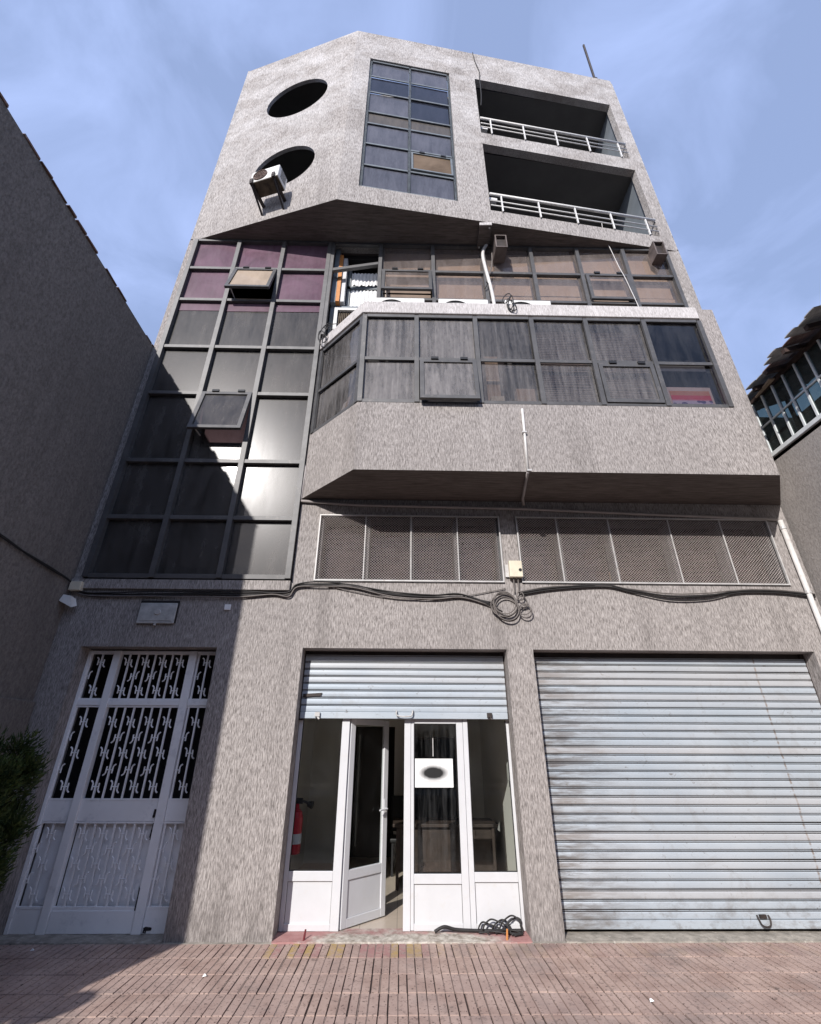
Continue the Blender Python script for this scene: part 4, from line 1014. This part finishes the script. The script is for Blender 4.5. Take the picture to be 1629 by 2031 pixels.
mb.tube([(0, 0, z) for r, z in prof[1:]], [r for r, z in prof[1:]], 18); mb.build('cylinder', M['red'], t, smooth=False)
MB().box(-.02, .06, -.02, .02, .50, .56).build('valve', M['black'], t)
MB().tube(spline([(.03, 0, .53), (.10, -.02, .52), (.15, -.03, .50)], 4), [.014]*9, 8).build('hose', M['black'], t)
MB().tube([(.13, -.03, .50), (.19, -.04, .49)], [.03, .045], 10).build('horn', M['black'], t)
MB().tube([(0, 0, .1), (0, 0, .2)], .0815, 18).build('label_band', M['white_alu'], t)
t = thing('desk', 'dark wooden desk standing at the back of the shop', 'desk', (.66, 2.2, .01))
MB().box(-.75, .75, -.35, .35, .72, .76).build('desktop', M['wood_dark'], t, bevel=.005)
for x in (-.7, .66): MB().box(x, x+.04, -.32, .32, 0, .72).build('leg', M['wood_dark'], t)
MB().box(-.66, .66, .26, .29, .2, .72).build('modesty_panel', M['wood_dark'], t)
t = thing('chair', 'black office chair behind the desk in the shop', 'chair', (.10, 2.85, .01))
MB().box(-.24, .24, -.22, .22, .42, .48).build('seat', M['black'], t, bevel=.02)
MB().box(-.23, .23, -.25, -.20, .52, 1.02).build('backrest', M['black'], t, bevel=.02)
for x in (-.2, .2):
    for y in (-.18, .18): MB().box(x-.015, x+.015, y-.015, y+.015, 0, .42).build('leg', M['black'], t)
t = thing('cabinet', 'tall dark cabinet against the back wall of the shop', 'cabinet', (.55, 3.38, .01))
MB().box(-.42, .42, -.2, .2, 0, 1.9).build('carcass', M['wood_dark'], t, bevel=.005)
for x in (-.41, .005): MB().box(x, x+.405, .201, .215, .04, 1.86).build('door', M['black'], t)
t = thing('electric_box', 'white electric box with a hanging cable on the right wall inside the shop', 'electric box', (1.498, .92, 1.35))
MB().box(-.07, 0, -.09, .09, 0, .36).build('casing', M['ac_white'], t, bevel=.008)
MB().box(-.06, -.01, -.05, .05, -.07, -.001).build('base', M['black'], t)
MB().tube(spline([(-.03, 0, -.06), (-.03, -.02, -.15), (-.025, .03, -.35), (-.02, .02, -.8), (-.03, .1, -1.25)], 5), .012, 6).build('cable_tail', M['cable'], t, smooth=True)
MB().tube(spline([(-.02, .03, .36), (-.02, .0, .55), (-.03, .10, .72)], 5), .010, 6).build('cable_tail', M['cable'], t, smooth=True)
t = thing('picture_frame', 'thin dark picture frame on the left wall of the shop', 'picture frame', (-1.595, 1.7, 1.35))
mb = MB(); mb.box(0, .02, -.3, -.28, 0, .6); mb.box(0, .02, .28, .3, 0, .6); mb.box(0, .02, -.28, .28, .58, .6); mb.box(0, .02, -.28, .28, 0, .02); mb.build('frame', M['black'], t)
MB().box(.001, .012, -.28, .28, .02, .58).build('backing', M['shop_wall'], t)
for x, lab in ((-.94, 'short red peg standing at the left end of the doorstep'), (1.10, 'short red peg standing at the right end of the doorstep by the cable coil')):
    o = MB().tube([(x, .02, .0), (x+.01, .03, .09)], [.012, .009], 8).build('peg', M['orange' if x > 0 else 'red_wood'], None); tag(o, lab, 'peg', 'red pegs on the doorstep')
# scraps of litter on the paving
for x, y, lab in ((-1.62, -.80, 'white scrap of paper on the paving left of the shop'), (-3.45, -.22, 'white crumb of litter near the gate'), (-3.6, -.70, 'pale scrap of litter on the shaded paving'), (1.94, -1.28, 'white scrap of litter on the paving before the big shutter')):
    mb = MB(); i = mb.pts([(x-.016, y-.012, .003), (x+.018, y-.009, .008), (x+.012, y+.014, .004), (x-.010, y+.011, .016), (x, y, .022)])
    mb.face(i, i+1, i+4); mb.face(i+1, i+2, i+4); mb.face(i+2, i+3, i+4); mb.face(i+3, i, i+4)
    o = mb.build('litter', M['cloth_white'], None); tag(o, lab, 'litter', 'scraps of litter on the paving')

# ------------------------------------------------------------------ left neighbour
L = thing('left_house', 'tall dark plastered side wall of the left neighbour with tiled top edge', 'building', (-4.4, -5.5, 0))
H = 7.98
mb = MB(lambda s, d, z: (s, d, z))
nx, nz = 1, 1
def lbx(x0, x1, y0, y1, z0, z1, nm, m, bev=0):
    f = MB(lambda s, d, z: (s, d, z)); i = f.pts([(x, y, z) for z in (z0, z1) for x, y in ((x0, y0), (x1, y0), (x1, y1), (x0, y1))])
    for q in ((0, 1, 5, 4), (1, 2, 6, 5), (2, 3, 7, 6), (3, 0, 4, 7), (4, 5, 6, 7), (3, 2, 1, 0)): f.face(*[i+k for k in q])
    return f.build(nm, M[m], L, bevel=bev)
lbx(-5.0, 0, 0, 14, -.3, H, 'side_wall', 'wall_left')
lbx(-.05, .045, 4.2, 5.5, -.1, 2.21, 'plinth', 'wall_left', .01)
# verge tiles along the top, uneven
yy = 0.0
vt = []
while yy < 14:
    w = random.uniform(.17, .34); up = random.uniform(.012, .035); out = random.uniform(.008, .03)
    if random.random() < .82:
        f = MB(lambda s, d, z: (s, d, z)); z0 = H - .006; tl = random.uniform(-.015, .02)
        p = [(-.32, yy, z0), (out, yy, z0+.004), (out, yy+w, z0+.004), (-.32, yy+w, z0), (-.32, yy, z0+up+.02), (out, yy+.01, z0+up), (out, yy+w-.01, z0+up+tl), (-.32, yy+w, z0+up+.02)]
        f.hexa(p); f.build('tile', M['roof_tile'], L)
    yy += w + random.uniform(.0, .02)

t = thing('shadow_disc', 'round metal sign on a bracket at the street corner of the left neighbour', 'shadow caster', (-4.40, -5.80, 2.80))  # out-of-view disc added to throw the round blob of shadow on the paving
MB().tube([(0, -.012, 0), (0, .012, 0)], .17, 24).build('disc', M['rod'], t)
MB().tube([(0, .013, 0), (0, .30, 0)], .015, 8).build('bracket', M['steel_dark'], t)
# ------------------------------------------------------------------ right neighbour
Rg = thing('right_house', 'plastered right neighbour with a white glazed upper gallery under ragged eaves', 'building', (5.72, 0, 0))
def rbx(x0, x1, y0, y1, z0, z1, nm, m, bev=0, par=None):
    f = MB(lambda s, d, z: (s, d, z)); i = f.pts([(x, y, z) for z in (z0, z1) for x, y in ((x0, y0), (x1, y0), (x1, y1), (x0, y1))])
    for q in ((0, 1, 5, 4), (1, 2, 6, 5), (2, 3, 7, 6), (3, 0, 4, 7), (4, 5, 6, 7), (3, 2, 1, 0)): f.face(*[i+k for k in q])
    return f.build(nm, M[m], par or Rg, bevel=bev)
rbx(0, .3, -7, .6, -.3, 5.76, 'wall', 'wall_right'); rbx(.3, 5, .3, .6, -.3, 6.9, 'wall', 'wall_right')
rbx(2.0, 2.1, -7, .3, 5.7, 6.9, 'room_back', 'dark_room'); rbx(0.0, 2.0, -7, .3, 5.70, 5.755, 'room_floor', 'dark_room'); rbx(.3, 5, -7, -6.9, -.3, 6.9, 'wall', 'wall_right')
gw = bpy.data.objects.new('gallery_window', None); COL.objects.link(gw); gw.parent = Rg
rbx(-.03, .06, -7, .55, 5.765, 5.835, 'sill', 'win_white', .006, gw); rbx(-.02, .05, -7, .55, 6.80, 6.87, 'head', 'rafter', 0, gw)
for k in range(24):
    y = .09 - .2285*k
    rbx(-.012, .028, y-.014, y+.014, 5.84, 6.795, 'mullion', 'win_white', 0, gw)
    if k: 
        rbx(-.010, .024, y+.016, y+.2125, 6.303, 6.325, 'transom', 'win_white', 0, gw)
        for z0, z1 in ((5.84, 6.30), (6.33, 6.79)): rbx(.008, .013, y+.015, y+.213, z0, z1, 'pane', 'g_green', 0, gw)
for k in range(9):   # inner maroon casements in the gallery behind
    y = .25 - .62*k
    rbx(.34, .38, y-.05, y, 5.8, 6.75, 'inner_post', 'red_wood'); rbx(.345, .375, y-.57, y-.05, 6.28, 6.33, 'inner_rail', 'red_wood')
    rbx(.36, .37, y-.57, y-.05, 5.8, 6.27, 'inner_pane', 'blue_grey')
# eaves: rafters, boards, ragged tiles
slope = .36
for k in range(14):
    y = .35 - .42*k
    out = min(.40, .08 + max(0, -y)*.30)
    f = MB(lambda s, d, z: (s, d, z)); f.hexa([(-out+.03, y-.03, 6.86-out*slope+.0), (.4, y-.03, 6.96), (.4, y+.03, 6.96), (-out+.03, y+.03, 6.86-out*slope), (-out+.03, y-.03, 6.93-out*slope), (.4, y-.03, 7.05), (.4, y+.03, 7.05), (-out+.03, y+.03, 6.93-out*slope)])
    f.build('rafter', M['rafter'], Rg)
y = .5
while y > -6.5:
    w = random.uniform(.15, .22); ragged = random.uniform(-.06, .09)
    out = min(.42, .06 + max(0, -y)*.30) + ragged
    z = 6.955 - out*slope; a = random.uniform(-.008, .012)
    for row in range(4):
        f = MB(lambda s, d, z: (s, d, z)); xa = -out + row*.36; n = 6
        lo = []; hi = []
        for xx, zz in ((xa, z+row*.36*slope+.012*row), (xa+.42, z+row*.36*slope+.42*slope+.012*row)):
            for q in range(n+1):
                an = math.pi*q/n; r = w*.5
                lo.append((xx + (a if row == 0 else 0), y - w/2 + r*math.cos(an)*1.03, zz + .010*math.sin(an)))
        for p in lo: hi.append((p[0], p[1], p[2]+.014))
        i = f.pts(lo); j = f.pts(hi); m_ = n+1
        for q in range(n):
            f.face(i+q, i+q+1, i+m_+q+1, i+m_+q); f.face(j+q+1, j+q, j+m_+q, j+m_+q+1); f.face(i+q+1, i+q, j+q, j+q+1); f.face(i+m_+q, i+m_+q+1, j+m_+q+1, j+m_+q)
        f.build('tile', M['roof_pale' if (row == 0 and random.random() < .8) else 'roof_tile'], Rg)
    y -= w*.96
f = MB(lambda s, d, z: (s, d, z)); f.hexa([(-.12, -.72, 6.80), (.2, -.72, 6.86), (.2, -.30, 6.86), (-.05, -.30, 6.80), (-.12, -.72, 6.825), (.2, -.72, 6.885), (.2, -.30, 6.885), (-.05, -.30, 6.825)]); f.build('eaves_board', M['cardboard'], Rg)

# ------------------------------------------------------------------ conifer by the left wall
tr = thing('conifer', 'dark green bushy conifer standing against the left wall beside the gate', 'tree', (-3.70, -1.25, 0))
MB().tube([(0, 0, -.02), (.02, 0, .5), (0, .01, 1.1), (.0, 0, 1.7)], [.05, .04, .03, .012], 8).build('trunk', M['rafter'], tr)
mb = MB(lambda s, d, z: (s, d, z)); rnd = random.Random(3)
for lobe in range(58):
    az = rnd.uniform(0, 2*math.pi); zc = rnd.uniform(.45, 1.72); prof = .44*math.sin(math.pi*min(1, max(.05, (zc-.25)/1.75)))**.6
    rr = prof*rnd.uniform(.45, 1.0); c = Vector((rr*math.cos(az), rr*math.sin(az), zc)); up = Vector((.35*math.cos(az), .35*math.sin(az), 1)).normalized()
    for q in range(560):
        d = Vector((rnd.gauss(0, 1), rnd.gauss(0, 1), rnd.gauss(0, 1))).normalized()*rnd.uniform(.1, 1)*.155
        p = c + d + up*rnd.uniform(-.05, .08); dr = (d.normalized()*.8 + up*.8 + Vector((rnd.gauss(0, .3), rnd.gauss(0, .3), 0))).normalized()
        sd = dr.orthogonal().normalized(); sd = sd*math.cos(q) + dr.cross(sd)*math.sin(q); ln = rnd.uniform(.03, .06); w = .008
        i = mb.pts([p-sd*w, p+sd*w, p+dr*ln]); mb.face(i, i+1, i+2)
mb.build('crown', M['leaf'], tr)

# ------------------------------------------------------------------ across the street (seen only as reflections)
St = thing('street_house', 'cream street house with rows of dark windows across the road', 'building', (0, -25, 0))
MB().box(-26, 26, .0, 6, 0, 12.4).build('wall', M['street_wall'], St)
for i in range(16):
    for j in range(4):
        MB().box(-23.2+i*3, -21.8+i*3, -.05, .02, 1.2+j*3.0, 2.8+j*3.0).build('window', M['street_glass'], St)
